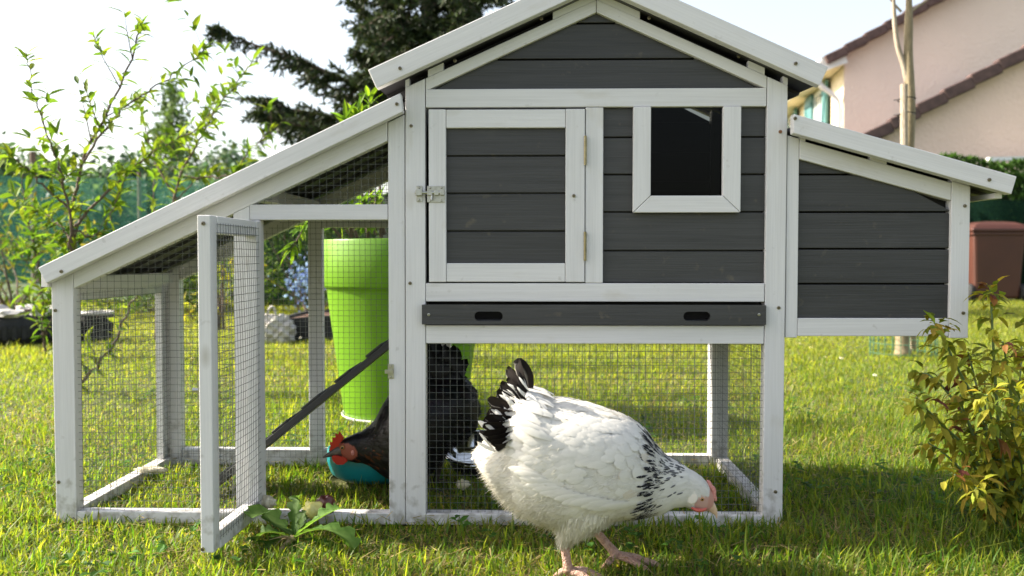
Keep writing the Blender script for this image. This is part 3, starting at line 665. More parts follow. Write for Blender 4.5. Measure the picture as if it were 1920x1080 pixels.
    # the closed wing's lower edge: long quills folded together
    for sy in (-1, 1):
        m_ = 16; uu = np.linspace(8.2, 4.3, m_) / K; pp = sy * (np.linspace(2.02, 1.62, m_)); p, nn, du = lf.frame(uu, pp); feathers(mb, p + nn * .004, nn, -du + np.array([0, 0, -.12]) + rng.normal(0, .03, (m_, 3)), .048, .013, .10, np.clip(W * rng.uniform(.9, 1., (m_, 1)), 0, 1), curl=.1, cup=.08, soft=.45)
    # neck cape: narrow feathers, black centres edged white in a band at the shoulder
    n = 900; kk = rng.uniform(8.9, 12.9, n); ph = rng.uniform(-2.9, 2.9, n); p, nn, du = lf.frame(kk / K, ph); L = rng.uniform(.013, .022, n); d = -du + np.array([0, 0, -.45]) + rng.normal(0, .1, (n, 3))
    feathers(mb, p + nn * .0005, nn, d, L, .0062, .16, W * rng.uniform(.94, 1.02, (n, 1)), curl=.12, soft=.3)
    n = 215; kk = np.clip(rng.normal(9.8, .6, n), 9.0, 12.0); ph = rng.uniform(-2.75, 2.75, n); p, nn, du = lf.frame(kk / K, ph); d = -du + np.array([0, 0, -.42]) + rng.normal(0, .07, (n, 3))
    sc = np.clip((12.2 - kk) / 2.6, .35, 1)
    feathers(mb, p + nn * .0022, nn, d, .021 * sc * rng.uniform(.7, 1.25, n), .0040 * sc, .17, np.array([.03, .03, .035]) * rng.uniform(.6, 1.8, (n, 1)), np.array([.02, .02, .025]), curl=.12, soft=.3)
    n = 130; kk = rng.uniform(10.2, 12.4, n); ph = rng.normal(0, .75, n); p, nn, du = lf.frame(kk / K, ph); d = -du + np.array([0, 0, -.35]) + rng.normal(0, .07, (n, 3))
    feathers(mb, p + nn * .0022, nn, d, rng.uniform(.005, .011, n), .0026, .15, np.array([.12, .12, .125]) * rng.uniform(.5, 1.8, (n, 1)), curl=.12)
    # short head feathers
    n = 900; kk = rng.uniform(12.2, 15.6, n); ph = rng.uniform(-math.pi, math.pi, n); p, nn, du = lf.frame(kk / K, ph)
    dd = np.hypot((p[:, 0] - fc[0]) / 1.25, p[:, 2] - fc[1]); ok = dd > .0122; p, nn, du, kk = p[ok], nn[ok], du[ok], kk[ok]; n = len(p)
    feathers(mb, p, nn, -du + rng.normal(0, .15, (n, 3)), rng.uniform(.004, .008, n), .0032, .15, W * rng.uniform(.94, 1.02, (n, 1)), curl=.1, soft=.2)
    # down: soft fringes on rump, thighs and belly
    def fluff(l, n, ulo, uhi, plo, phi_, Lm, down):
        u = rng.uniform(ulo, uhi, n); ph = rng.uniform(plo, phi_, n) * np.where(rng.uniform(size=n) < .5, -1, 1); p, nn, du = l.frame(u, ph)
        D = nn * .42 - du * (.9 if l is lf else -.9) + np.array([-.15, 0, -down]) + rng.normal(0, .28, (n, 3)); c = (W * .6 + CRM * .4) * rng.uniform(.92, 1.05, (n, 1))
        blades(mb, p - nn * .002, D, np.cross(nn, D) + rdir(n) * .12, Lm * rng.uniform(.5, 1.3, n), .0016, np.clip(c, 0, .86), bend=np.array([0, 0, -.002]) + rng.normal(0, .002, (n, 3)), nv=nrm(nn + rdir(n) * .35))
    fluff(lf, 9000, 0.0, 5.5 / K, 1.1, math.pi, .017, .55); fluff(lf, 2600, 0.0, 1.6 / K, 0, math.pi, .014, .2); fluff(lf, 2500, 5 / K, 9 / K, 2.2, math.pi, .012, .5)
    n = 15000; u = rng.uniform(.02, 10.5 / K, n); ph = rng.uniform(-2.6, 2.6, n); p, nn, du = lf.frame(u, ph)
    blades(mb, p + nn * rng.uniform(0, .004, (n, 1)), nn * .16 - du + np.array([0, 0, -.3]) + rng.normal(0, .16, (n, 3)), np.cross(nn, -du) + rdir(n) * .1, rng.uniform(.006, .013, n), .0012, np.clip(W * rng.uniform(.94, 1.05, (n, 1)), 0, .86), nv=nrm(nn + rdir(n) * .3))
    for t in th: fluff(t, 5200, 0.02, .93, 0, math.pi, .013, .7)
    n = 260
    for t in th:
        u = rng.uniform(.0, .8, n); ph = rng.uniform(-math.pi, math.pi, n); p, nn, du = t.frame(u, ph); feathers(mb, p, nn, du + np.array([-.25, 0, -.2]) + rng.normal(0, .15, (n, 3)), rng.uniform(.012, .022, n), .0065, .2, (W * .7 + CRM * .3) * rng.uniform(.95, 1.02, (n, 1)), curl=.15, soft=.4)
    # cushion feathers that spill back round the tail root
    n = 120; u = rng.uniform(3.0, 4.8, n) / K; ph = rng.uniform(-1.2, 1.2, n); p, nn, du = lf.frame(u, ph)
    feathers(mb, p + nn * .004, nn, -du + np.array([-.1, 0, .45]) + rng.normal(0, .25, (n, 3)), rng.uniform(.035, .055, n), .013, .35, W * rng.uniform(.93, 1.02, (n, 1)), curl=.35, soft=.4)
    body = mb.build('body', [FEATHER, SKIN], hen, smooth=True)
    # tail: a tent of dark quills with pale edges
    def quill(mb, p0, p1, bow, w, side, dark, edge):
        p0, p1 = np.asarray(p0), np.asarray(p1); n = 9; t = np.linspace(0, 1, n)[:, None]; c = p0 + (p1 - p0) * t + np.asarray(bow) * (4 * t * (1 - t)); T = nrm(np.gradient(c, axis=0)); S = nrm(np.asarray(side) - T * (T @ np.asarray(side))[:, None]); NN = np.cross(T, S)
        prof = np.interp(t[:, 0], [0, .25, .75, .93, 1], [.35, .8, 1, .75, .12]); v = []; cc = []
        for q, colr in ((-1, edge), (-.84, dark), (0, dark * 1.4), (.72, dark), (1, dark)):
            v.append(c + S * (w / 2 * prof * q)[:, None] + NN * (w * .14 * (1 - q * q))); cc.append(np.tile(colr, (n, 1)))
        v = np.stack(v, 1); cc = np.stack(cc, 1); f = np.concatenate([np.array([[k * 5 + j, k * 5 + j + 1, k * 5 + j + 6, k * 5 + j + 5]]) for k in range(n - 1) for j in range(4)]); mb.add(v.reshape(-1, 3), f, cc.reshape(-1, 3))
    mb = MB(); BK = np.array([.012, .009, .008]); WT = np.array([.52, .48, .42])
    tips = [(966, 676), (952, 693), (944, 712), (934, 722), (926, 742), (919, 752), (912, 770), (906, 784), (903, 800), (902, 812), (910, 826), (917, 838), (926, 846)]
    for side in (-1, 1):
        for i, (tx, ty) in enumerate(tips):
            y = Y + side * (.012 + .0042 * i); p0 = A(990 - i * 1.6, 742 + i * 6.5, Y + side * (.03 + .0022 * i)); p1 = A(tx + (0 if side < 0 else 4) + rng.uniform(-7, 6), ty + (0 if side < 0 else 5) + rng.uniform(-6, 6), y)
            quill(mb, p0, p1, (-.004, side * .004, .010 - .0012 * i), .0215, (.42, side * .55, .62), BK * rng.uniform(.7, 1.8), WT * rng.uniform(.6, 1.1))
    # sickle curling forward at the top, white on its inside
    s0 = [A(992, 741, Y - .008), A(990, 705, Y - .012), A(978, 684, Y - .012), A(963, 679, Y - .010)]
    cpath = smoothpath(s0, 14); T = nrm(np.gradient(cpath, axis=0)); S = nrm(np.cross(T, [0, 1., 0])); w = np.interp(np.linspace(0, 1, 14), [0, .3, .8, 1], [.006, .0085, .0085, .002])
    v = np.stack([cpath - S * w[:, None], cpath + np.array([0, -.002, 0]), cpath + S * w[:, None]], 1); cc = np.stack([np.tile(BK, (14, 1)), np.tile(BK * 1.5, (14, 1)), np.tile(WT, (14, 1))], 1)
    mb.add(v.reshape(-1, 3), np.concatenate([np.array([[k * 3 + j, k * 3 + j + 1, k * 3 + j + 4, k * 3 + j + 3]]) for k in range(13) for j in range(2)]), cc.reshape(-1, 3))
    n = 95   # pale wisps and white plumes at the root of the tail
    px = rng.uniform(922, 992, n); pp = np.array([A(a, 738 + (990 - a) * 1.35 + rng.uniform(-16, 28), Y - rng.uniform(.030, .050)) for a in px])
    feathers(mb, pp, np.tile([0, -1., .2], (n, 1)), np.array([-.75, 0, .75]) + rng.normal(0, .3, (n, 3)), rng.uniform(.018, .034, n), rng.uniform(.003, .008, n), .3, np.where(rng.uniform(size=(n, 1)) < .55, W * .95, BK), curl=.3)
    mb.build('tail', FEATHER, hen, smooth=True)
    # beak, comb, face lobes
    bl = Loft([(A(1318, 925), A(1314, 951), .0085), (A(1330, 932), A(1324, 956), .0075), (A(1340, 944), A(1333, 961), .0055), (A(1345, 958), A(1340, 966), .0034), (A(1345, 970), A(1343, 972), .0012)], 20)
    mb = MB(); bl.skin(mb, lambda u, ph, v: np.ones((len(u), 3)), 20); mb.build('beak', BEAK, hen, smooth=True)
    mb = MB(); cp = [A(1325, 902), A(1331, 908), A(1336, 918), A(1339, 930), A(1340, 940)]; cp = smoothpath(cp, 22); zz = np.sin(np.linspace(0, 15, 22)) * .0012
    tube(mb, cp + np.c_[zz * .7, 0 * zz, zz * .7], np.interp(np.linspace(0, 1, 22), [0, .3, .8, 1], [.0018, .0042, .0045, .0025]), 8); mb.build('comb', PALECOMB, hen, smooth=True)
    for sy in (-1, 1):
        e = A(1313, 931, Y); y = lf.ev(np.array([14.9 / K]), np.array([sy * 1.35]))[0][1]
        eye(hen, (e[0], y + sy * .0005, e[2]), .0034, sy)
        mb = MB(); q = A(1293, 926, Y); lathe(mb, [(.0092 * math.cos(t), .0022 * math.sin(t)) for t in np.linspace(0, math.pi / 2, 6)], (q[0], Y + sy * .0195, q[2]), 16, M=np.array([[1, 0, 0], [0, 0, sy], [0, 1.3, 0]])); mb.build('ear_lobe', simple('pale_lobe', (.70, .62, .55), (.76, .71, .64), .7, 160) if sy < 0 else bpy.data.materials['pale_lobe'], hen, smooth=True)
        pa = [A(1293, 946, Y), A(1303, 951, Y), A(1315, 952, Y), A(1322, 950, Y)]; pa = smoothpath(pa, 12); pa[:, 1] = Y + sy * np.interp(np.linspace(0, 1, 12), [0, 1], [.0195, .0105])
        mb = MB(); tube(mb, pa, np.interp(np.linspace(0, 1, 12), [0, .4, 1], [.0016, .0034, .0016]), 8); mb.build('wattle', COMB, hen, smooth=True)
white_hen()

def black_hen():
    Y = .245
    A = lambda px, py, y=Y: at(px, py, y)
    pr = [((636, 832), (637, 846), .006), ((646, 822), (645, 858), .014), ((660, 816), (657, 864), .020), ((680, 808), (676, 866), .026), ((702, 790), (696, 872), .040), ((722, 758), (716, 884), .060), ((748, 722), (740, 894), .084), ((780, 702), (770, 896), .098),
          ((812, 700), (798, 884), .098), ((842, 702), (824, 858), .088), ((868, 716), (850, 830), .066), ((882, 735), (872, 815), .045), ((890, 752), (886, 790), .02)]
    lf = Loft([(A(*a), A(*b), w) for a, b, w in pr], 80); K = len(pr) - 1
    hen = thing('hen', 'black hen with red comb feeding from the teal bowl inside the run', 'hen', (A(800, 905)[0], Y, 0.))
    mb = MB(); BK = np.array([.006, .0055, .006]); BR = np.array([.10, .032, .014])
    fc = A(650, 845)[[0, 2]]
    def skincol(u, ph, v):
        c = np.tile(BK, (len(u), 1)); d = np.hypot((v[:, 0] - fc[0]) / 1.5, v[:, 2] - fc[1]); c[d < .019] = (.30, .085, .055); return c
    lf.skin(mb, skincol, 44)
    n = 3800; u = rng.uniform(1.9 / K, .97, n); ph = rng.uniform(-math.pi, math.pi, n); p, nn, du = lf.frame(u, ph); k = u * K; neck = np.clip((6 - k) / 3.5, 0, 1)
    hack = (neck > .1) & (rng.uniform(size=n) < .22 * neck * np.clip((np.abs(ph) - .7), 0, 1.2))
    col = np.tile(BK, (n, 1)) * rng.uniform(.4, 2.4, (n, 1)) * (1 + rng.uniform(-.2, .3, (n, 3))); col[hack] = BR * rng.uniform(.4, 1.2, (hack.sum(), 1))
    dd = np.hypot((p[:, 0] - fc[0]) / 1.5, p[:, 2] - fc[1]); ok = dd > .019
    feathers(mb, (p - nn * .001)[ok], nn[ok], (du + np.array([0, 0, -.2]) + rng.normal(0, .12, (n, 3)))[ok], ((.034 - .018 * neck) * rng.uniform(.8, 1.2, n))[ok], ((.022 - .015 * neck) * rng.uniform(.8, 1.2, n))[ok], .2, col[ok], curl=.2, soft=.5)
    # legs standing in the grass
    for y, x in ((Y - .04, 800), (Y + .04, 822)):
        h = A(x, 880, y); f_ = A(x - 6, 912, y); f_[2] = .012; tube(mb, smoothpath([h + np.array([0, 0, .04]), h, f_], 10), [.02, .018, .014, .01, .0075, .007, .0065, .0065, .007, .0075], 12, mat=0, col=(.05, .04, .03))
        for dx, dy in ((-1, -.1), (-.8, -.5), (-.8, .5), (.8, .2)): tube(mb, smoothpath([f_, f_ + np.array([dx * .025, dy * .025, .003]), f_ + np.array([dx * .055, dy * .055, -.006])], 8), np.linspace(.006, .002, 8), 8, col=(.05, .04, .03))
    n = 5000; u = rng.uniform(7 / K, 1, n); ph = rng.uniform(.8, math.pi, n) * rng.choice([-1, 1], n); p, nn, du = lf.frame(u, ph)
    blades(mb, p, nn * .4 + du * .5 + np.array([.1, 0, -.5]) + rng.normal(0, .3, (n, 3)), rdir(n), .015 * rng.uniform(.5, 1.3, n), .002, BK * rng.uniform(.7, 1.7, (n, 1)))
    mb.build('body', DARKFEATHER, hen, smooth=True)
    mb = MB(); n = 90
    for k in range(13):            # upright tail quills in two leaves
        for sd_ in (-1, 1):
            p0 = A(838 + k * 1.8, 745 + k * 6, Y + sd_ * .02); p1 = A(804 + k * 3.4 + rng.uniform(-2, 2), 622 + k * 6 + (k > 6) * (k - 6) * 9, Y + sd_ * (.012 + .002 * k))
            feathers(mb, np.array([p0]), np.array([[-.1, sd_ * 1., .1]]), np.array([p1 - p0]), np.linalg.norm(p1 - p0), .032, .02, BK * rng.uniform(.8, 1.6), curl=.06)
    px = rng.uniform(800, 856, n); P0 = np.array([A(a, rng.uniform(690, 760) + max(0, a - 860) * 1.2, Y + rng.uniform(-.05, .02)) for a in px])
    feathers(mb, P0, np.tile([.1, -1., .1], (n, 1)), np.array([.10, 0, .9]) + rng.normal(0, .25, (n, 3)), rng.uniform(.03, .06, n), .022, .15, BK * rng.uniform(.7, 1.7, (n, 1)), curl=.2)
    mb.build('tail', DARKFEATHER, hen, smooth=True)
    bl = Loft([(A(642, 834), A(641, 856), .010), (A(630, 838), A(631, 857), .008), (A(618, 846), A(620, 857), .0055), (A(609, 853), A(611, 858), .003), (A(605, 857), A(606, 859), .001)], 20)
    mb = MB(); bl.skin(mb, lambda u, ph, v: np.ones((len(u), 3)), 18); mb.build('beak', DARKBEAK, hen, smooth=True)
    mb = MB(); pts = [(616, 846), (620, 836), (618, 829), (624, 829), (623, 820), (629, 821), (629, 812), (634, 815), (636, 808), (641, 815), (645, 820), (642, 828), (636, 836), (628, 844)]
    P2 = np.array([A(a, b)[[0, 2]] for a, b in pts]); prism(mb, P2, Y - .003, Y + .003, col=(.75, .07, .03)); mb.build('comb', REDCOMB, hen, bevel=.0012, recalc=True)
    for sy in (-1, 1):
        pts = [(624, 853), (632, 851), (644, 854), (651, 856), (654, 862), (646, 869), (634, 869), (626, 862)]; P2 = np.array([A(a, b, Y)[[0, 2]] for a, b in pts]); ya = Y + sy * .011
        mb = MB(); prism(mb, P2, ya - .003, ya + .003, col=(.70, .06, .03)); mb.build('wattle', REDCOMB, hen, bevel=.0015, recalc=True)
        mb = MB(); q = A(665, 845, Y); lathe(mb, [(.0048 * math.cos(t), .002 * math.sin(t)) for t in np.linspace(0, math.pi / 2, 6)], (q[0], Y + sy * .0215, q[2]), 14, M=np.array([[.8, 0, 0], [0, 0, sy], [0, 1.2, 0]])); mb.build('ear_lobe', PALECOMB, hen, smooth=True)
        q = A(645, 836, Y); eye(hen, (q[0], Y + sy * .0165, q[2]), .0050, sy)
black_hen()

# ------------------------------------------------------------------ things in and round the run
TEAL = simple('teal_plastic', (.008, .20, .22), (.010, .24, .26), .35, 5)
b0 = at(700, 905, .31); bw = thing('feed_bowl', 'round teal plastic feed bowl under the head of the black hen', 'bowl', (b0[0], .37, 0))
mb = MB(); r = .114
lathe(mb, [(0, .008), (r * .80, .008), (r * .93, .02), (r * 1.0, .045), (r * 1.0, .068), (r * .985, .074), (r * .95, .074), (r * .93, .068), (r * .93, .045), (r * .85, .02), (r * .7, .015), (0, .015)], (b0[0], .37, 0), 56); mb.build('bowl', TEAL, bw, smooth=True)
mb = MB(); box(mb, 0, 0.001, 0, .001, 0, .001) if False else None
gm = MB(); n = 260; a = rng.uniform(0, 6.28, n); rr = np.sqrt(rng.uniform(0, 1, n)) * r * .85
leaves(gm, np.c_[b0[0] + rr * np.cos(a), .37 + rr * np.sin(a), rng.uniform(.036, .046, n)], rdir(n) * [1, 1, .2], np.tile([0, 0, 1.], (n, 1)), .008, .006, np.array([.35, .24, .10]) * rng.uniform(.6, 1.3, (n, 1)))
lathe(gm, [(0, .040), (r * .90, .038)], (b0[0], .37, 0), 40, col=(.25, .17, .08)); gm.build('feed', LEAF, bw)
c0 = at(892, 868, .40); sb = thing('steel_bowl', 'shiny stainless steel feeding bowl tilted in the grass behind the white hen', 'bowl', (c0[0], .40, .0))
tl = R(20); Mx = np.array([[1, 0, 0], [0, math.cos(tl), -math.sin(tl)], [0, math.sin(tl), math.cos(tl)]])
mb = MB(); r = .075; prof = [(0, .012), (r * .58, .012), (r * .66, .016), (r * .84, .044), (r * .90, .047), (r * 1.02, .046), (r * 1.06, .043), (r * 1.05, .040), (r * .93, .042), (r * .86, .038), (r * .72, .0), (0, .0)]
lathe(mb, prof, (c0[0], .40, .028), 64, M=Mx); mb.build('bowl', CHROME, sb, smooth=True)
mb = MB(); lathe(mb, [(r * .74, -.001), (r * .78, .004), (r * .74, .008)], (c0[0], .40, .028), 48, M=Mx); mb.build('rubber_ring', DARKHOLE, sb, smooth=True)

# big green planter with its shrub, behind the run
m, nt, out = mat_new('lime_plastic'); pb = N(nt, 'ShaderNodeBsdfPrincipled'); pb.inputs['Base Color'].default_value = (.15, .33, .012, 1); pb.inputs['Roughness'].default_value = .38
n_ = noise_at(nt, 7, None, 6); r_ = ramp(nt, n_.outputs[0], [(.3, (.13, .285, .013)), (.7, (.16, .35, .014))]); nt.links.new(r_.outputs[0], pb.inputs['Base Color']); t = N(nt, 'ShaderNodeBsdfTranslucent'); t.inputs[0].default_value = (.20, .46, .02, 1); mx = N(nt, 'ShaderNodeMixShader'); mx.inputs[0].default_value = .22; nt.links.new(pb.outputs[0], mx.inputs[1]); nt.links.new(t.outputs[0], mx.inputs[2]); nt.links.new(mx.outputs[0], out.inputs[0]); LIME = m
PY = 1.22; pc = at(760, 700, PY); PX = pc[0]
pot = thing('plant_pot', 'tall lime green plastic plant pot standing behind the run', 'plant pot', (PX, PY, 0))
mb = MB(); zt = at(760, 450, PY)[2]; zs = at(760, 536, PY)[2]; kx = (PY + 1.75) / FPX
lathe(mb, [(0, .004), (112 * kx, .004), (114 * kx, .012), (116 * kx, .03), (145 * kx, zs - .012), (146 * kx, zs - .006), (152 * kx, zs), (154 * kx, zs + .006), (155 * kx, zt - .004), (154 * kx, zt), (149 * kx, zt), (148 * kx, zt - .06), (0, zt - .062)], (PX, PY, 0), 72); mb.build('pot', LIME, pot, smooth=False)
for p_ in pot.children[0].data.polygons: p_.use_smooth = True
mb = MB(); lathe(mb, [(111 * kx, .002), (116 * kx, .002), (120 * kx, .012), (119 * kx, .014), (114 * kx, .007), (111 * kx, .006)], (PX, PY, 0), 56); mb.build('base_reflection_ring', simple('white_reflection', (.7, .7, .68), (.8, .8, .78), .4, 6), pot, smooth=True)  # added white ring, paints the bright reflection along the pot's foot
mb = MB(); lathe(mb, [(0, zt - .055), (147.2 * kx, zt - .058)], (PX, PY, 0), 40); mb.build('soil', simple('potting_soil', (.02, .014, .01), (.06, .04, .028), .9, 80, .8), pot)

def stem_leaves(mb, pts, n, L, W, cols, out=.8, up=.35, droop=.3, start=.1, jitter=.3):
    P = smoothpath(pts, 40); t = np.sort(rng.uniform(start, 1, n)); i = t * 39; k = np.clip(i.astype(int), 0, 38); f = (i - k)[:, None]; p = P[k] * (1 - f) + P[k + 1] * f; T = nrm(P[k + 1] - P[k])
    a = np.arange(n) * 2.4 + rng.uniform(0, .9, n); ux = nrm(np.cross(T, np.array([.3, .8, .2]))); uy = np.cross(T, ux)
    D = T * up + (ux * np.cos(a)[:, None] + uy * np.sin(a)[:, None]) * out + rng.normal(0, jitter, (n, 3)) * .5
    c = np.asarray(cols)[rng.integers(0, len(cols), n)] * rng.uniform(.75, 1.25, (n, 1))
    leaves(mb, p, D, np.tile([0, 0, 1.], (n, 1)) + rng.normal(0, .35, (n, 3)), L * rng.uniform(.55, 1.25, n), W * rng.uniform(.7, 1.2, n), c, droop=droop)
GL = [(.10, .20, .015), (.15, .26, .02), (.20, .30, .03), (.08, .16, .02)]
sh = thing('potted_shrub', 'shrub of narrow bright green leaves growing out of the lime pot', 'shrub', (PX, PY, zt - .06))
lm = MB(); sm = MB()
for tx, ty, bx, by, dy in ((690, 178, 720, 440, .05), (668, 205, 705, 440, -.03), (640, 250, 690, 440, .08), (648, 222, 690, 440, -.1), (560, 430, 660, 445, .02), (545, 470, 640, 445, -.06), (600, 400, 670, 445, .1), (742, 172, 745, 440, .05), (720, 210, 735, 440, -.08), (636, 415, 660, 445, -.12), (700, 400, 715, 445, -.15), (680, 420, 690, 445, -.14), (850, 300, 800, 440, .05), (900, 350, 830, 440, .0), (800, 220, 770, 440, .1)):
    b_ = at(bx, by, PY); e_ = at(tx, ty, PY + dy); mid = (b_ + e_) / 2 + np.array([0, 0, .05 if ty < 350 else .09]); tube(sm, smoothpath([b_, mid, e_], 10), np.linspace(.006, .002, 10), 6); stem_leaves(lm, [b_, mid, e_], 34, .058, .014, GL, .7, .8, .15, .35)
lm.build('foliage', LEAF, sh); sm.build('stem', BARK, sh)

# ------------------------------------------------------------------ shrubs and young trees on the left
def branchy(name, label, cat, base, stems, cols, L, W, dens, rad=.008, group=None, y0=2., twig=.5, up=.55, side=.16):
    """stems: list of (points, radius0); leaves all along, with short side twigs"""
    t = thing(name, label, cat, base, group); sm = MB(); lm = MB()
    for pts, r0 in stems:
        P = smoothpath(pts, 30) + rng.normal(0, .004, (30, 3)); ln = np.linalg.norm(np.diff(P, axis=0), axis=1).sum()
        tube(sm, P, np.linspace(r0, r0 * .3, 30), 7); stem_leaves(lm, P, max(4, int(dens * ln)), L, W, cols, .8, up, .3, .12)
        for q in range(int(ln * 9 * twig)):
            k = rng.integers(5, 28); d = nrm(P[min(k + 1, 29)] - P[k]) * .7 + rdir(1)[0] * [.8, .8, .5]; l = side * rng.uniform(.4, 1.2); e = P[k] + nrm(d) * l + np.array([0, 0, l * .3])
            tube(sm, [P[k], (P[k] + e) / 2 + rng.normal(0, .01, 3), e], [r0 * .3, r0 * .22, r0 * .12], 5); stem_leaves(lm, [P[k], (P[k] + e) / 2, e], max(3, int(l * dens * 1.1)), L, W, cols, .8, .6, .3, .15)
    sm.build('stem', BARK, t, smooth=True); lm.build('foliage', LEAF, t); return t
def pts(l, y, dy=0.): return [at(a, b, y + dy * i / max(1, len(l) - 1)) for i, (a, b) in enumerate(l)]
PEACH = [(.11, .20, .018), (.15, .24, .02), (.19, .26, .025), (.08, .15, .018), (.10, .18, .02), (.17, .22, .028)]
b0 = gat(118, 738); yb = b0[1]
S = [([b0] + pts([(124, 640), (132, 540), (135, 465), (138, 400), (146, 335), (165, 275), (200, 215), (238, 130), (262, 65), (270, 38)], yb, .25), 0.0099),
     (pts([(133, 470), (128, 380), (112, 320), (90, 260), (70, 195), (56, 140), (48, 98)], yb, -.1), 0.0053),
     (pts([(140, 425), (180, 380), (230, 335), (265, 300), (330, 262), (400, 232)], yb, .35), 0.0066),
     (pts([(150, 310), (190, 250), (235, 200), (270, 175), (320, 145), (368, 106), (386, 92)], yb + .1, .2), 0.0053),
     (pts([(128, 390), (70, 335), (28, 297), (14, 282)], yb, -.2), 0.0046),
     (pts([(138, 430), (175, 440), (200, 420), (222, 365), (240, 320)], yb, .1), 0.0040),
     (pts([(135, 455), (110, 420), (75, 395), (40, 385)], yb, .2), 0.0040),
     ([gat(118, 738)] + pts([(145, 722), (185, 682), (215, 640), (237, 590), (252, 560), (262, 540)], yb, -.1), 0.0079)]
branchy('fruit_tree', 'young fruit tree with upright reddish stems and narrow leaves left of the run', 'tree', b0, S, PEACH, .066, .021, 62, twig=.75)
b1 = gat(290, 640)
S = [([b1] + pts([(305, 520), (325, 380), (340, 320), (368, 270), (400, 215), (440, 160), (474, 112)], 2.9, -.2), 0.0079), (pts([(330, 375), (290, 300), (270, 230), (262, 190)], 2.9, .2), 0.0053),
     (pts([(350, 330), (430, 330), (470, 280), (518, 236)], 2.9, -.1), 0.0053), (pts([(310, 470), (290, 400), (292, 330), (310, 250)], 2.9, .2), 0.0046), (pts([(330, 375), (380, 330), (415, 318)], 2.9, .2), 0.0040)]
branchy('fruit_tree', 'young fruit tree whose stems rise above the middle of the run roof', 'tree', b1, S, PEACH, .075, .023, 40, twig=.8)
b2 = gat(86, 668)
S = [([b2] + pts([(82, 600), (76, 520), (58, 440), (45, 370), (40, 310)], b2[1], .1), 0.0073), (pts([(80, 600), (95, 540), (105, 480)], b2[1], -.2), 0.0046), (pts([(76, 530), (40, 480), (10, 440)], b2[1], .1), 0.0046),
     (pts([(84, 640), (70, 600), (40, 560)], b2[1], -.1), 0.0040), (pts([(84, 630), (98, 590), (112, 560)], b2[1], -.1), 0.0040)]
branchy('fruit_tree', 'leafy dark stemmed sapling in the lawn just left of the run post', 'tree', b2, S, PEACH[:4] + [(.08, .18, 0.0198)], .08, .024, 42, twig=1.1)
def bush(name, label, cat, base, R_, Hh, n, cols, L, W, stems=10, group=None, shape=1., droop=.3, lmat=LEAF, clump=26):
    t = thing(name, label, cat, base, group); base = np.array(base); lm = MB(); sm = MB()
    C = [];
    for k in range(clump):
        a = rng.uniform(0, 6.28); h = rng.uniform(.12, 1) ** shape; r = R_ * math.sqrt(rng.uniform(.05, 1)) * (1.05 - .55 * h ** 2); C.append(base + np.array([r * math.cos(a), r * math.sin(a), h * Hh * .92]))
    C = np.array(C); k = rng.integers(0, clump, n); P = C[k] + rng.normal(0, 1, (n, 3)) * [R_ * .2, R_ * .2, Hh * .085]; P[:, 2] = np.maximum(P[:, 2], .01)
    D = nrm(P - (base + [0, 0, Hh * .3])) + rdir(n) * .8; c = np.asarray(cols)[rng.integers(0, len(cols), n)] * rng.uniform(.7, 1.3, (n, 1)) * rng.uniform(.8, 1.2, clump)[k][:, None]
    leaves(lm, P, D, np.tile([0, 0, 1.], (n, 1)) + rng.normal(0, .4, (n, 3)), L * rng.uniform(.6, 1.3, n), W * rng.uniform(.7, 1.2, n), c, droop=droop)
    for q in range(min(stems, clump)): tube(sm, smoothpath([base + rng.normal(0, R_ * .06, 3) * [1, 1, 0], (base + C[q]) / 2 + rng.normal(0, R_ * .08, 3), C[q]], 8), np.linspace(.012, .003, 8) * max(.5, Hh), 5)
    lm.build('foliage', lmat, t); sm.build('stem', BARK, t); return t
p = gat(28, 600); bush('golden_bush', 'yellow green bush with bare brown stems behind the tyre planter', 'bush', p, .75, .95, 1500, [(.10, .16, .02), (.16, .18, .03), (.22, .19, .035), (.06, .11, .02)], .06, .024, 18)
p = gat(408, 618); bush('golden_bush', 'loose yellow leaved bush behind the open run door', 'bush', p, .30, .80, 500, [(.32, .28, .03), (.25, .26, .03), (.15, .2, .02)], .05, .022, 9, shape=.8)
p = gat(555, 600); t = bush('flowering_bush', 'dark leaved bush with pale blue flowers beside the lime pot', 'bush', (p[0], p[1] + .5, 0), .75, .95, 5200, [(.025, .05, .018), (.035, .07, .02), (.05, .09, .03)], .05, .02, 10)
fl = MB(); n = 240; P = np.array([at(rng.normal(575, 22), rng.normal(525, 22), p[1] - .25 + rng.uniform(0, .3)) for _ in range(n)]); leaves(fl, P, rdir(n), rdir(n), .028, .03, np.array([.16, .24, .62]) * rng.uniform(.6, 1.3, (n, 1)), droop=0); fl.build('blossom', LEAF, t)
p = gat(250, 596); bush('low_bush', 'dark low bush at the back of the lawn seen through the run end', 'bush', (p[0] - .2, p[1] + .6, 0), .7, .50, 1800, [(.03, .07, .015), (.06, .12, .02), (.1, .16, .02)], .06, .025, 8)
p = gat(330, 592); bush('low_bush', 'green low bush at the back of the lawn right of the crate', 'bush', (p[0], p[1] + .9, 0), .8, .62, 1800, [(.05, .11, .02), (.09, .16, .02), (.12, .18, .03)], .06, .025, 8)

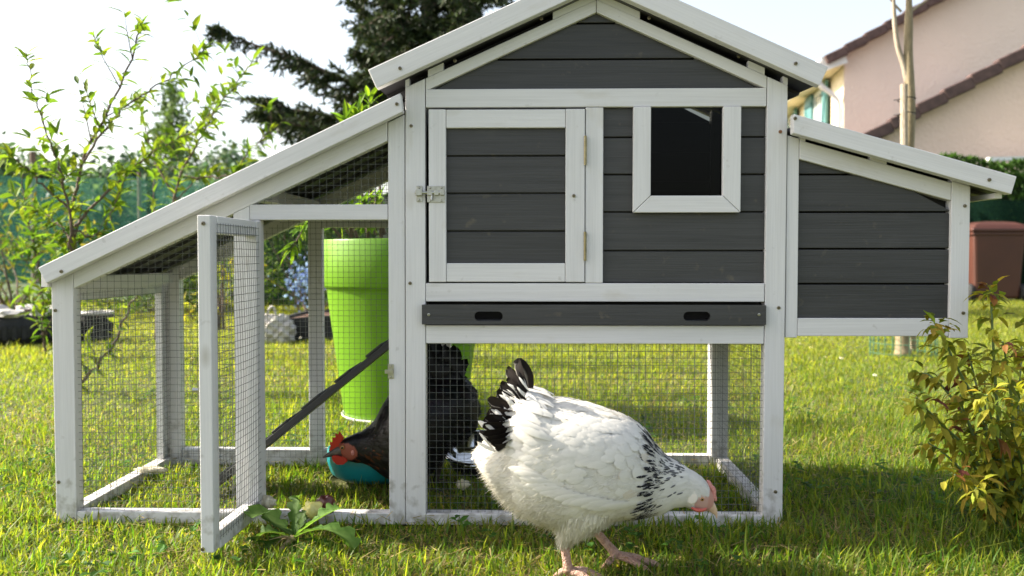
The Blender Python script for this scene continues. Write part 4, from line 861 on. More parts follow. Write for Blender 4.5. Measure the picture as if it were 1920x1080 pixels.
# planters on the lawn's edge
BLACKCLOTH = simple('black_cloth', (.010, .010, .011), (.030, .029, .028), .8, 14, .8, bscale=9); PALE = simple('pale_sack', (.36, .33, .30), (.52, .49, .45), .7, 22, .7, bscale=14); SOILM = simple('bed_soil', (.07, .035, .02), (.16, .08, .05), .95, 60, .9)
p = gat(20, 652); x0, y0 = p[0] - .18, p[1] + .32
t = thing('tyre_planter', 'black tyre planter with a pale stone rim at the far left of the lawn', 'planter', (x0, y0, 0))
mb = MB(); prof = [(.22, .0), (.30, .01), (.335, .05), (.34, .10), (.325, .15), (.29, .175), (.24, .17), (.22, .14), (.22, 0)]; lathe(mb, prof, (x0, y0, 0), 44)
for a in np.linspace(0, 2 * math.pi, 44, endpoint=False): c, s = math.cos(a), math.sin(a); bar(mb, (x0 + .338 * c, y0 + .338 * s, .04), (x0 + .338 * c, y0 + .338 * s, .12), (c, s, 0), .012, .022)
mb.build('tyre', BLACKCLOTH, t); mb = MB(); lathe(mb, [(0, .15), (.23, .13)], (x0, y0, 0), 30); mb.build('soil', SOILM, t)
for k in range(9):
    a = k / 9 * 2 * math.pi + .3; q = np.array([x0 + .28 * math.cos(a), y0 + .28 * math.sin(a), .185]); bm = bmesh.new(); bmesh.ops.create_icosphere(bm, subdivisions=2, radius=1.); me = bpy.data.meshes.new('stone')
    for v in bm.verts: v.co = Vector((v.co.x * .085, v.co.y * .06, v.co.z * .028)) * (1 + .18 * math.sin(7 * v.co.x + 5 * v.co.y + k))
    bm.to_mesh(me); bm.free(); o = bpy.data.objects.new('stone', me); scene.collection.objects.link(o); me.materials.append(PALE); o.location = q; o.rotation_euler = (0, 0, a + 1.57); tag(o, 'pale flat stones lying on the rim of the tyre planter', 'stone', 'stones on the tyre planter rim')
p = gat(168, 642); t = thing('slatted_tub', 'dark round slatted tub with a pale rim seen through the run end', 'tub', (p[0], p[1] + .09, 0)); mb = MB()
for a in np.linspace(0, 2 * math.pi, 26, endpoint=False): c, s = math.cos(a), math.sin(a); bar(mb, (p[0] + .085 * c, p[1] + .09 + .085 * s, 0), (p[0] + .092 * c, p[1] + .09 + .092 * s, .165), (-s, c, 0), .019, .010)
mb.build('staves', BLACKCLOTH, t); mb = MB(); lathe(mb, [(.084, .16), (.10, .16), (.104, .168), (.10, .18), (.084, .18), (.082, .17)], (p[0], p[1] + .09, 0), 36); mb.build('rim', PALE, t, smooth=True); mb = MB(); lathe(mb, [(0, .155), (.085, .15)], (p[0], p[1] + .09, 0), 24); mb.build('soil', SOILM, t)
pa, pb = gat(505, 642), gat(700, 628); t = thing('raised_bed', 'black cloth raised bed filled with brown soil behind the run', 'raised bed', ((pa[0] + pb[0]) / 2, pa[1], 0)); mb = MB()
xs = np.linspace(pa[0] + .06, pb[0], 14); zz = .145 + .012 * np.sin(xs * 9); prism(mb, [(x, 0) for x in xs] + [(x, z) for x, z in zip(xs[::-1], zz[::-1])], pa[1], pa[1] + .02); prism(mb, [(x, 0) for x in xs] + [(x, z) for x, z in zip(xs[::-1], zz[::-1])], pa[1] + .75, pa[1] + .77)
box(mb, pa[0] + .06, pa[0] + .08, pa[1] + .021, pa[1] + .749, 0, .15); box(mb, pb[0] - .02, pb[0] - .001, pa[1] + .021, pa[1] + .749, 0, .15); mb.build('cloth_wall', BLACKCLOTH, t, recalc=True)
mb = MB(); box(mb, pa[0] + .081, pb[0] - .021, pa[1] + .021, pa[1] + .749, 0, .135); mb.build('soil', SOILM, t)
q = at(512, 645, pa[1] - .06); t = thing('sack', 'crumpled pale sack with looped handles lying against the raised bed', 'sack', (q[0], q[1], 0)); bm = bmesh.new(); bmesh.ops.create_icosphere(bm, subdivisions=4, radius=1.)
for v in bm.verts:
    c = v.co.copy(); f = 1 + .16 * math.sin(9 * c.x + 4 * c.z) * math.cos(7 * c.z + 3 * c.y) + .08 * math.sin(17 * c.x - 11 * c.z)
    v.co = Vector((c.x * .13 * f, c.y * .07 * f, max(-.075, c.z * .095 * f) + .075))
me = bpy.data.meshes.new('bag'); bm.to_mesh(me); bm.free(); me.materials.append(PALE); o = bpy.data.objects.new('bag', me); scene.collection.objects.link(o); o.parent = t
for dx in (-.07, .0):
    mb = MB(); tube(mb, smoothpath([(q[0] + dx - .03, q[1] - .02, .12), (q[0] + dx - .015, q[1] - .03, .20), (q[0] + dx + .015, q[1] - .03, .21), (q[0] + dx + .03, q[1] - .02, .12)], 14), .007, 6); mb.build('handle', PALE, t, smooth=True)
# white hoop frame over the beds
GALV = simple('white_pole', (.62, .64, .62), (.75, .76, .75), .4, 20); t = thing('hoop_frame', 'thin white pole frame over the beds behind the run', 'frame', gat(500, 585) + np.array([0, 1.0, 0])); yh = gat(500, 585)[1] + 1.
for l in ([(488, 560), (500, 505), (516, 450)], [(516, 450), (526, 443), (560, 455), (640, 490)], [(655, 560), (655, 470), (656, 400)]):
    mb = MB(); tube(mb, pts(l, yh), .011 if l[0][0] < 600 else .02, 7); mb.build('pole', GALV, t, smooth=True)

# green windbreak netting on posts, left
def netmat(name, c, alpha):
    m, nt, out = mat_new(name); d = N(nt, 'ShaderNodeBsdfDiffuse'); d.inputs[0].default_value = (*c, 1); tl_ = N(nt, 'ShaderNodeBsdfTranslucent'); tl_.inputs[0].default_value = (*(np.array(c) * 1.3), 1); a = N(nt, 'ShaderNodeMixShader'); a.inputs[0].default_value = .5
    nt.links.new(d.outputs[0], a.inputs[1]); nt.links.new(tl_.outputs[0], a.inputs[2]); tr = N(nt, 'ShaderNodeBsdfTransparent'); mx = N(nt, 'ShaderNodeMixShader')
    n = noise_at(nt, .9, None, 3); mr = N(nt, 'ShaderNodeMapRange'); mr.inputs['From Min'].default_value = .3; mr.inputs['From Max'].default_value = .7; mr.inputs['To Min'].default_value = alpha - .12; mr.inputs['To Max'].default_value = alpha + .08; nt.links.new(n.outputs[0], mr.inputs['Value'])
    nt.links.new(mr.outputs[0], mx.inputs[0]); nt.links.new(tr.outputs[0], mx.inputs[1]); nt.links.new(a.outputs[0], mx.inputs[2]); nt.links.new(mx.outputs[0], out.inputs[0]); return m
NET = netmat('teal_netting', (.055, .19, .145), .34); NETD = netmat('dark_green_netting', (.012, .035, .022), .93)
def netfence(name, label, x0, x1, y0, y1, h, m, n):
    t = thing(name, label, 'fence', ((x0 + x1) / 2, (y0 + y1) / 2, 0)); mb = MB(); k = 40; s = np.linspace(0, 1, k); X = x0 + (x1 - x0) * s; Yy = y0 + (y1 - y0) * s + .03 * np.sin(s * 40); v = []
    for z in (0, .33, .66, 1): v += list(np.c_[X, Yy + .02 * np.sin(s * 70 + z * 5), z * (h - .05 * np.sin(s * n * math.pi) ** 2)])
    f = np.array([[r * k + i, r * k + i + 1, (r + 1) * k + i + 1, (r + 1) * k + i] for r in range(3) for i in range(k - 1)]); mb.add(v, f); mb.build('netting', m, t, smooth=True)
    for q in np.linspace(0, 1, n + 1): mb = MB(); x = x0 + (x1 - x0) * q; y = y0 + (y1 - y0) * q + .06; tube(mb, [(x, y, 0), (x, y, h + .06)], .025, 8); mb.build('fence_post', BARK, t)
netfence('net_fence', 'tall teal windbreak netting stretched along the left of the garden', -9.5, -2.9, 7.4, 9.4, 1.42, NET, 4)
netfence('net_fence', 'dark green windbreak netting behind the flowering bush', -2.8, 3.2, 7.6, 7.9, 1.15, NETD, 4)
netfence('net_fence', 'dark green screen under the clipped hedge behind the brown bin', 3.4, 9.5, 9.6, 9.2, 1.22, NETD, 4)

# ------------------------------------------------------------------ trees
def tree(name, label, base, Hh, R_, n, cols, leaf, trunk_r, crown0=.25, prof=None, clumps=60, group=None, cat='tree'):
    t = thing(name, label, cat, base, group); base = np.array(base, float); tb = MB(); cb = MB()
    tube(tb, smoothpath([base, base + [R_ * .03, 0, Hh * .4], base + [0, 0, Hh * .93]], 12), np.linspace(trunk_r, trunk_r * .12, 12), 8)
    h = rng.uniform(0, 1, clumps); pr_ = prof or (lambda s: math.sin(math.pi * min(1, .12 + .88 * s)) ** .7); C = []
    for q in h:
        r = R_ * pr_(q) * math.sqrt(rng.uniform(.1, 1)); a = rng.uniform(0, 6.28); C.append(base + np.array([r * math.cos(a), r * math.sin(a), Hh * (crown0 + (1 - crown0) * q)]))
    C = np.array(C)
    for c in C[:26]: tube(tb, smoothpath([base + [0, 0, max(Hh * .1, (c[2] - base[2]) - Hh * .12)], (c + base + [0, 0, c[2] - base[2]]) / 2, c], 6), np.linspace(trunk_r * .3, trunk_r * .06, 6), 5)
    k = rng.integers(0, clumps, n); P = C[k] + rng.normal(0, 1, (n, 3)) * R_ * .15 * [1, 1, 1.25]; c = np.asarray(cols)[rng.integers(0, len(cols), n)] * rng.uniform(.65, 1.35, (n, 1)) * rng.uniform(.7, 1.3, clumps)[k][:, None]
    leaves(cb, P, rdir(n), rdir(n), leaf * rng.uniform(.6, 1.3, n), leaf * .55, c, droop=.2); tb.build('trunk', BARK, t, smooth=True); cb.build('crown', FARLEAF, t); return t
HZ = [(.07, .13, .07), (.09, .16, .08), (.06, .11, .07), (.12, .18, .07)]
def far(px, py, y): q = at(px, py, y); return (q[0], y), q[2]
for i, (px, top, y, r, lab) in enumerate(((-40, 300, 17, 1.5, 'hazy green tree standing beyond the left end of the teal netting'), (75, 322, 19, 1.6, 'hazy green tree directly behind the thin utility pole'), (175, 335, 18, 1.5, 'hazy rounded tree beyond the netting left of the tall poplar'),
        (245, 318, 21, 1.5, 'hazy tree close beside the foot of the tall poplar'), (425, 300, 24, 1.6, 'hazy small crowned tree right of the tall poplar'), (500, 330, 20, 2.0, 'dark tree half hidden behind the slope of the run roof'))):
    (x, yy), z = far(px, top, y); tree('broadleaf_tree', lab, (x, yy, 0), z, r, 2600, HZ, .20, .12, .12, clumps=50)
(x, yy), z = far(322, 165, 34); tree('poplar_tree', 'tall slim poplar with sparse foliage far behind the fruit trees', (x, yy, 0), z, 1.2, 3400, [(.12, .19, .06), (.15, .23, .06), (.09, .15, .06)], .20, .16, .16, lambda s: (1 - s) ** .45 * min(1, .5 + s * 2), 110)
p = at(61, 285, 15); t = thing('utility_pole', 'thin grey utility pole rising above the trees at the left', 'pole', (p[0], 15, 0)); mb = MB(); tube(mb, [(p[0], 15, 0), (p[0], 15, p[2])], [.07, .055], 8); mb.build('shaft', BARK, t); mb = MB(); box(mb, p[0] - .03, p[0] + .03, 14.93, 14.94, p[2] - .4, p[2] - .2); mb.build('plate', STEEL, t)

def conifer(label, base, top, branches, name='spruce_tree', ncol=((.022, .040, .016), (.035, .055, .018), (.05, .07, .022)), dens=46, sub=.55, hang=.5):
    t = thing(name, label, 'tree', base); base = np.array(base, float); tb = MB(); nb = MB(); tube(tb, [base, (base + top) / 2, np.array(top)], [.22, .15, .03], 10)
    AP, AD, AS = [], [], []
    for P, spread, hf in branches:
        P = smoothpath(P, 24); tube(tb, P, np.linspace(.035, .006, 24), 6); ln = np.linalg.norm(np.diff(P, axis=0), axis=1).sum()
        for q in range(int(ln * dens)):
            s = rng.uniform(.06, 1); i = min(22, int(s * 23)); p = P[i] + (P[i + 1] - P[i]) * rng.uniform(); T = nrm(P[i + 1] - P[i]); sd = nrm(np.cross(T, [0, 0, 1.])) * rng.choice([-1, 1])
            L = spread * (1.05 - .75 * s) * rng.uniform(.5, 1.15); d = nrm(T * rng.uniform(.3, 1) + sd * rng.uniform(.1, .9) + np.array([0, 0, -hf * rng.uniform(-.25, 1.3)])); e = p + d * L; m_ = (p + e) / 2 + np.array([0, 0, .06 * L])
            tw = smoothpath([p, m_, e], 7); tube(tb, tw, np.linspace(.007, .002, 7), 4, cap=False); nn = int(L * 120) + 8; u = rng.uniform(0, 1, nn) * 5.99; k = u.astype(int); f = (u - k)[:, None]
            AP.append(tw[k] * (1 - f) + tw[k + 1] * f); TT = nrm(tw[k + 1] - tw[k]); AD.append(TT * .75 + rdir(nn) * .75)
    AP, AD = np.concatenate(AP), np.concatenate(AD); n = len(AP); col = np.asarray(ncol)[rng.integers(0, len(ncol), n)] * rng.uniform(.6, 1.4, (n, 1))
    blades(nb, AP, AD, rdir(n), rng.uniform(.045, .09, n), .020, col); tb.build('trunk', BARK, t); nb.build('crown', NEEDLE, t)
YS = 7.2; tb_ = at(805, 500, YS)
def br(l, dy=0., sp=.42, hf=.55): return (pts(l, YS, dy), sp, hf)
B = [br([(805, 235), (705, 172), (640, 148), (560, 112), (480, 85), (402, 54)], -.4, .40, .75), br([(805, 262), (700, 200), (640, 175), (560, 120)], .5, .42, .75), br([(805, 320), (720, 250), (640, 222), (560, 208), (478, 188)], .1, .62, .62), br([(805, 340), (720, 290), (620, 252), (540, 230), (490, 215)], -.6, .62, .62),
     br([(805, 330), (700, 265), (600, 235), (520, 222)], .7, .6, .7), br([(805, 180), (745, 135), (700, 110), (664, 96)], -.2, .42, .6), br([(805, 120), (750, 85), (700, 40), (668, 6)], .2, .45, .5), br([(805, 60), (750, 20), (700, -30), (660, -60)], -.2, .5, .6),
     br([(805, 210), (750, 170), (715, 155), (690, 148)], .3, .36, .7), br([(805, 250), (740, 215), (700, 200), (660, 210)], -.5, .45, .8), br([(805, 150), (760, 120), (730, 110), (690, 120)], .8, .5, .7), br([(805, 90), (770, 50), (730, 30), (690, 45)], -.8, .5, .7)]
for k in range(34):
    z0 = rng.uniform(-90, 220); dx = rng.choice([-1, 1, 1]) * rng.uniform(60, 150); l = [(805, z0), (805 + dx * .5, z0 - 24), (805 + dx, z0 + rng.uniform(-34, 40))]; B.append(br(l, rng.uniform(-1.2, 1.2), .5, .7))
conifer('large dark spruce with drooping branches rising behind the coop roof', (tb_[0], YS, 0), at(805, -140, YS), B)

# young staked tree on the right
b = gat(1693, 668); yt = b[1]; t = thing('young_tree', 'bare forked young tree tied to a stake behind the nest box', 'tree', b); mb = MB()
YB = simple('smooth_young_bark', (.25, .19, .13), (.42, .35, .27), .7, 22, .4, attr='gco', mapping=(1, 4, 4)); YG = simple('greenish_young_bark', (.17, .13, .07), (.29, .23, .13), .7, 22, .4, attr='gco', mapping=(1, 4, 4))
def rpx(w): return w / 2 * (yt + 1.75) / FPX
P = smoothpath([b] + pts([(1692, 600), (1697, 400), (1703, 270), (1706, 200), (1705, 150), (1703, 100), (1704, 40), (1704, -10), (1700, -200)], yt), 40); tube(mb, P, np.interp(np.linspace(0, 1, 40), [0, .05, .5, .62, .8, 1], [rpx(34), rpx(26), rpx(19), rpx(17), rpx(14), rpx(7)]), 12); mb.build('trunk', YG, t, smooth=True)
for l, w in (([(1702, 156), (1694, 120), (1684, 90), (1678, 50), (1675, 0), (1668, -120)], 12), ([(1704, 24), (1720, 12), (1742, -4), (1800, -60)], 6), ([(1690, 22), (1672, 2), (1655, -20)], 5)):
    mb = MB(); tube(mb, smoothpath(pts(l, yt), 20), np.linspace(rpx(w), rpx(w * .5), 20), 10); mb.build('limb', YB, t, smooth=True)
st = thing('tree_stake', 'weathered round wooden stake tied to the young tree', 'stake', gat(1712, 660)); mb = MB(); tube(mb, smoothpath([gat(1712, 660)] + pts([(1706, 500), (1696, 300), (1695, 158)], yt - .075), 16), rpx(13), 10); mb.build('shaft', simple('stake_wood', (.30, .23, .16), (.48, .40, .31), .8, 40, .5, attr='gco', mapping=(1, 6, 6)), st)
for y in (186, 214):
    q = at(1700, y, yt - .035); mb = MB(); a = np.linspace(0, 2 * math.pi, 22); tube(mb, np.c_[q[0] + rpx(27) * np.cos(a), q[1] + .065 * np.sin(a), q[2] + .003 * np.sin(a * 2)], .0028, 5); tube(mb, [at(1690, y, yt - .11), at(1676, y + 2, yt - .11)], .002, 5); mb.build('tie', DARKHOLE, st)
gd = thing('wire_guard', 'low green wire guard round the foot of the young tree', 'wire guard', b); mb = MB(); a = np.linspace(0, 2 * math.pi, 26)
for z in (.02, .07, .12, .17): tube(mb, np.c_[b[0] + .16 * np.cos(a), b[1] + .16 * np.sin(a), np.full(26, z)], .0018, 4)
for q in a: tube(mb, [(b[0] + .16 * math.cos(q), b[1] + .16 * math.sin(q), 0), (b[0] + .16 * math.cos(q), b[1] + .16 * math.sin(q), .19)], .0018, 4)
mb.build('wire', simple('green_wire', (.03, .10, .05), (.05, .14, .07), .5, 30), gd)

# clipped hedge above the dark screen
t = thing('hedge', 'clipped green hedge behind the brown bin below the house', 'hedge', (6.6, 10.6, 0)); n = 15000; mb = MB(); ht = at(1880, 303, 10.2)[2]; u = rng.uniform(0, 1, (n, 3)); P = np.c_[3.6 + u[:, 0] * 6.0, 10.0 + u[:, 1] * 1.1, ht * (1 - u[:, 2] ** 1.7 * .9) + .05 * np.sin(u[:, 0] * 30)]; f = rng.uniform(size=n) < .55; P[f, 1] = 10.0 + rng.exponential(.06, f.sum())
leaves(mb, P, rdir(n) + [0, -.3, .5], rdir(n) + [0, 0, 1.], rng.uniform(.05, .09, n), .035, np.array([.045, .10, .014]) * rng.uniform(.6, 1.6, (n, 1))); mb.build('foliage', FARLEAF, t)
mb = MB(); box(mb, 3.7, 9.5, 10.25, 10.95, 0, ht - .15); mb.build('branches', simple('hedge_twigs', (.012, .022, .006), (.03, .05, .012), .9, 12), t)

# brown wheelie bin
p = gat(1830, 566); k = (p[1] + .1 + 1.75) / FPX; x0 = p[0] - .02; yb_ = p[1] + .05; BIN = simple('brown_bin_plastic', (.058, .018, .011), (.080, .025, .015), .5, 3); t = thing('wheelie_bin', 'reddish brown wheelie bin with a domed lid standing by the hedge', 'bin', (x0 + .28, yb_ + .3, 0))
hz = at(1830, 434, yb_)[2]; mb = MB(); wb, wt = .50, .58; cx = x0 + .30
v = [(cx - wb / 2, yb_ + .04, .03), (cx + wb / 2, yb_ + .04, .03), (cx + wb / 2, yb_ + .55, .03), (cx - wb / 2, yb_ + .55, .03), (cx - wt / 2, yb_, hz), (cx + wt / 2, yb_, hz), (cx + wt / 2, yb_ + .62, hz), (cx - wt / 2, yb_ + .62, hz)]
mb.add(v, np.array([[3, 2, 1, 0], [4, 5, 6, 7], [0, 1, 5, 4], [1, 2, 6, 5], [2, 3, 7, 6], [3, 0, 4, 7]])); mb.build('body', BIN, t, bevel=.03)
mb = MB(); L0, L1 = cx - wt / 2 - .035, cx + wt / 2 + .035
lv_ = []
for q_, z_ in ((0., 0.), (0., .030), (.05, .075), (.13, .105), (.24, .118)): lv_.append([(L0 + q_, yb_ - .04 + q_ * .8, hz + z_), (L1 - q_, yb_ - .04 + q_ * .8, hz + z_), (L1 - q_, yb_ + .68 - q_ * .8, hz + z_), (L0 + q_, yb_ + .68 - q_ * .8, hz + z_)])
vv = np.array(lv_).reshape(-1, 3); ff = [[k * 4 + i_, k * 4 + (i_ + 1) % 4, k * 4 + 4 + (i_ + 1) % 4, k * 4 + 4 + i_] for k in range(4) for i_ in range(4)] + [[16, 17, 18, 19], [3, 2, 1, 0]]
mb.add(vv, np.array(ff)); mb.build('lid', BIN, t, bevel=.008, recalc=True)
mb = MB(); box(mb, cx - wt / 2 - .018, cx + wt / 2 + .018, yb_ - .018, yb_ + .64, hz - .040, hz - .004); mb.build('rim', BIN, t, bevel=.006)
for sx in (-1, 1):
    mb = MB(); lathe(mb, [(0, -.03), (.06, -.03), (.095, -.026), (.10, -.01), (.10, .01), (.095, .026), (.06, .03), (0, .03)], (cx + sx * (wb / 2 + .035), yb_ + .10, .10), 26, M=np.array([[0, 0, 1], [0, 1, 0], [1, 0, 0]])); mb.build('wheel', BLACKCLOTH, t, smooth=True)
mb = MB(); tube(mb, [(cx - wt / 2 + .05, yb_ + .70, hz - .03), (cx + wt / 2 - .05, yb_ + .70, hz - .03)], .016, 10); mb.build('handle', BIN, t)
q = at(1826, 500, yb_ + .45); t = thing('grey_post', 'grey metal post standing beside the brown bin', 'post', (q[0], q[1], 0)); mb = MB(); box(mb, q[0] - .03, q[0] + .025, q[1] - .03, q[1] + .03, 0, at(1826, 440, q[1])[2]); mb.build('shaft', STEEL, t); mb = MB(); box(mb, q[0] - .034, q[0] + .029, q[1] - .034, q[1] + .034, at(1826, 440, q[1])[2] + .001, at(1826, 438, q[1])[2] + .01); mb.build('cap', STEEL, t)

# ------------------------------------------------------------------ the house
def render_mat(name, c, rough=.9, bs=26):
    m, nt, out = mat_new(name); b = N(nt, 'ShaderNodeBsdfPrincipled'); nt.links.new(b.outputs[0], out.inputs[0]); b.inputs['Roughness'].default_value = rough
    n = noise_at(nt, .8, None, 5); c = np.array(c); r = ramp(nt, n.outputs[0], [(.3, c * .93), (.7, c * 1.05)]); nt.links.new(r.outputs[0], b.inputs['Base Color'])
    n2 = noise_at(nt, 20, None, 4); bp = N(nt, 'ShaderNodeBump'); bp.inputs['Strength'].default_value = .8; bp.inputs['Distance'].default_value = .022; nt.links.new(n2.outputs[0], bp.inputs['Height']); nt.links.new(bp.outputs[0], b.inputs['Normal']); return m
PINK = render_mat('pink_roughcast', (.80, .655, .555)); CREAM = render_mat('cream_render', (.72, .62, .44)); TILE = simple('brown_roof_tile', (.055, .030, .026), (.12, .07, .06), .7, 9, .4); WPVC = simple('white_pvc', (.72, .72, .70), (.80, .80, .78), .35, 3); SHUT = simple('sea_green_shutter', (.06, .17, .17), (.08, .20, .19), .5, 6)
g = nrm(np.array([1., -.111, 0])); f = nrm(np.array([.111, 1., 0])); Zv = np.array([0, 0, 1.])
def house(label, corner, eave, slope, halfw, length, wall, facade, tiles_from=0., over=.18, side_over=.35):
    C = np.array([corner[0], corner[1], 0.]); t = thing('house', label, 'house', C)
    def Q(a, b, z): return C + g * a + f * b + Zv * z
    mb = MB(); rz_ = eave + slope * halfw
    fr = [Q(0, 0, 0), Q(2 * halfw, 0, 0), Q(2 * halfw, 0, eave), Q(halfw, 0, rz_), Q(0, 0, eave)]; bk = [p + f * length for p in fr]
    mb.add(fr, np.array([[0, 1, 2, 3, 4]])); mb.add(bk, np.array([[4, 3, 2, 1, 0]])); mb.add([fr[1], bk[1], bk[2], fr[2]], np.array([[0, 1, 2, 3]])); mb.build('wall', wall, t)
    mb = MB(); mb.add([fr[0], fr[4], bk[4], bk[0]], np.array([[0, 1, 2, 3]])); mb.build('facade_wall', facade, t)
    mb = MB(); th_ = .06; c_ = 1 / math.hypot(1, slope)
    for s_ in (-1, 1):
        a0 = -side_over if s_ < 0 else 2 * halfw + side_over; e0 = eave - slope * side_over
        p = [Q(a0, -over, e0), Q(halfw, -over, rz_), Q(halfw, length + over, rz_), Q(a0, length + over, e0)]; v = [q_ + Zv * .015 for q_ in p] + [q_ + Zv * (.015 + th_) for q_ in p]
        mb.add(v, np.array([[0, 1, 2, 3], [7, 6, 5, 4], [0, 4, 5, 1], [1, 5, 6, 2], [2, 6, 7, 3], [3, 7, 4, 0]]))
    rf = mb.build('roof', TILE, t, recalc=True); vt = MB(); Ls = math.hypot(halfw + side_over, slope * (halfw + side_over)); d = nrm(g + Zv * slope); nv = int(Ls / .40)
    for k in range(nv):
        p0 = Q(-side_over, -over - .02, eave - slope * side_over) + d * (k * .40); lift = np.array([0, 0, .045]); bar(vt, p0 + lift + Zv * .03, p0 + d * .42 + lift - Zv * .005, Zv, .17, .20)
    vt.build('verge_tiles', TILE, rf, bevel=.02); return t, Q
cc = at(1583, 103, 16.); ev = cc[2]
h1, Q = house('tall pink house with brown tiled verge and sea green shutters at upper right', cc, ev, .555, 4.6, 9.5, PINK, CREAM, side_over=.38)
# soffit, gutter, downpipe
mb = MB(); bar(mb, Q(-.20, -.15, ev - .19), Q(-.20, 9.5, ev - .19), g, .36, .03); mb.build('soffit', CREAM, h1)
mb = MB(); bar(mb, Q(-.02, -.19, ev - .06), Q(-.42, -.19, ev - .20), Zv, .26, .03); mb.build('fascia', WPVC, h1)
mb = MB(); tube(mb, [Q(-.46, -.2, ev - .17), Q(-.46, 9.5, ev - .17)], .075, 12); mb.build('gutter', WPVC, h1, smooth=True)
mb = MB(); tube(mb, smoothpath([Q(-.46, .02, ev - .2), Q(-.46, .02, ev - .42), Q(-.40, .05, ev - .56), Q(-.16, .1, ev - .74), Q(-.07, .12, ev - .95), Q(-.07, .12, ev - 1.6), Q(-.07, .12, .2)], 40), .048, 10); mb.build('downpipe', WPVC, h1, smooth=True)
def shutter(s0, s1, z0, z1, lab, ang=0.):
    mb = MB(); a, b = Q(-.05, s0, z0), Q(-.05 - abs(s1 - s0) * math.sin(ang), s0 + (s1 - s0) * math.cos(ang), z0); w = b - a
    bar(mb, a + w / 2, a + w / 2 + Zv * (z1 - z0), w, np.linalg.norm(w), .05); nn_ = nrm(np.cross(w, Zv)); nn_ = nn_ if nn_ @ g < 0 else -nn_
    for zz_ in (.15, .85): p_ = a + Zv * (z1 - z0) * zz_ + nn_ * .035; bar(mb, p_ + w * .04, p_ + w * .96, Zv, .09, .025)
    bar(mb, a + w * .08 + Zv * (z1 - z0) * .2 + nn_ * .035, a + w * .92 + Zv * (z1 - z0) * .8 + nn_ * .035, Zv, .08, .024); return mb.build(lab, SHUT, h1)
zt_, zb_ = ev - .24, ev - 1.55
for s0 in (1.75, 5.4):
    wnd = MB(); bar(wnd, Q(-.012, s0, (zt_ + zb_) / 2), Q(-.012, s0 + 1.15, (zt_ + zb_) / 2), Zv, zt_ - zb_, .02); w_ = wnd.build('window', WPVC, h1)
    gp = MB()
    for k in (0, 1): bar(gp, Q(-.026, s0 + .10 + k * .52, (zt_ + zb_) / 2), Q(-.026, s0 + .53 + k * .52, (zt_ + zb_) / 2), Zv, zt_ - zb_ - .2, .004)
    gp.build('pane', simple('dim_glass', (.25, .28, .28), (.35, .38, .38), .1, 1), w_)
    shutter(s0, s0 - .60, zb_, zt_, 'shutter', .06); shutter(s0 + 1.15, s0 + 1.75, zb_, zt_, 'shutter', .06)
c2 = at(1545, 312, 11.6)
h2, Q2 = house('lower pale pink house extension with a sloping brown tiled verge at right', c2, c2[2], .555, 3.6, 5.5, render_mat('pale_pink_roughcast', (.88, .66, .54)), CREAM, side_over=.2, over=.10)
mb = MB(); q0, q1 = at(1852, 299, 10.98), at(1990, 296, 10.9); bar(mb, q0, q1, Zv, .05, .12); mb.build('sill', WPVC, h2)
# small white curtain-like sheet edge is left to the house; ------------------------------------------------------------------ right-hand bush
GOLD = [(.26, .27, .028), (.34, .31, .035), (.20, .24, .028), (.38, .28, .045), (.14, .19, .025)]; RED = [(.12, .04, .03), (.22, .10, .03)]
b = gat(1885, 1008); yr = b[1]; t = thing('golden_shrub', 'golden leaved shrub with green canes and drooping pointed leaves at right', 'shrub', b); lm = MB(); sm = MB()
canes = [([(1880, 900), (1868, 740), (1862, 640), (1858, 560), (1856, 545)], -.02), ([(1870, 880), (1830, 760), (1790, 680), (1765, 625), (1752, 606)], -.06), ([(1865, 900), (1820, 800), (1780, 740), (1745, 705), (1728, 700)], .05), ([(1870, 940), (1820, 850), (1770, 800), (1735, 765), (1718, 745)], -.1), ([(1900, 900), (1920, 760), (1930, 660), (1935, 600)], .0),
         ([(1890, 940), (1850, 820), (1830, 720), (1815, 660)], .12), ([(1895, 940), (1900, 800), (1890, 700), (1880, 640)], -.12), ([(1860, 950), (1810, 890), (1770, 850), (1740, 830)], .05), ([(1905, 950), (1950, 840), (1985, 740), (2000, 680)], 0), ([(1880, 960), (1840, 920), (1815, 900), (1790, 890)], -.14), ([(1910, 960), (1940, 880), (1930, 800), (1920, 740)], -.16), ([(1870, 985), (1850, 950), (1838, 930), (1830, 915)], -.17), ([(1900, 960), (1880, 860), (1860, 790), (1850, 740)], -.17), ([(1880, 930), (1840, 850), (1810, 780), (1800, 740)], -.05), ([(1890, 940), (1870, 860), (1850, 800), (1846, 700)], .05), ([(1895, 900), (1905, 800), (1912, 720), (1915, 650)], .1), ([(1875, 940), (1830, 880), (1800, 840), (1780, 810)], .0), ([(1890, 960), (1865, 900), (1850, 860), (1835, 835)], -.08), ([(1900, 950), (1915, 880), (1905, 830), (1895, 790)], -.1)]
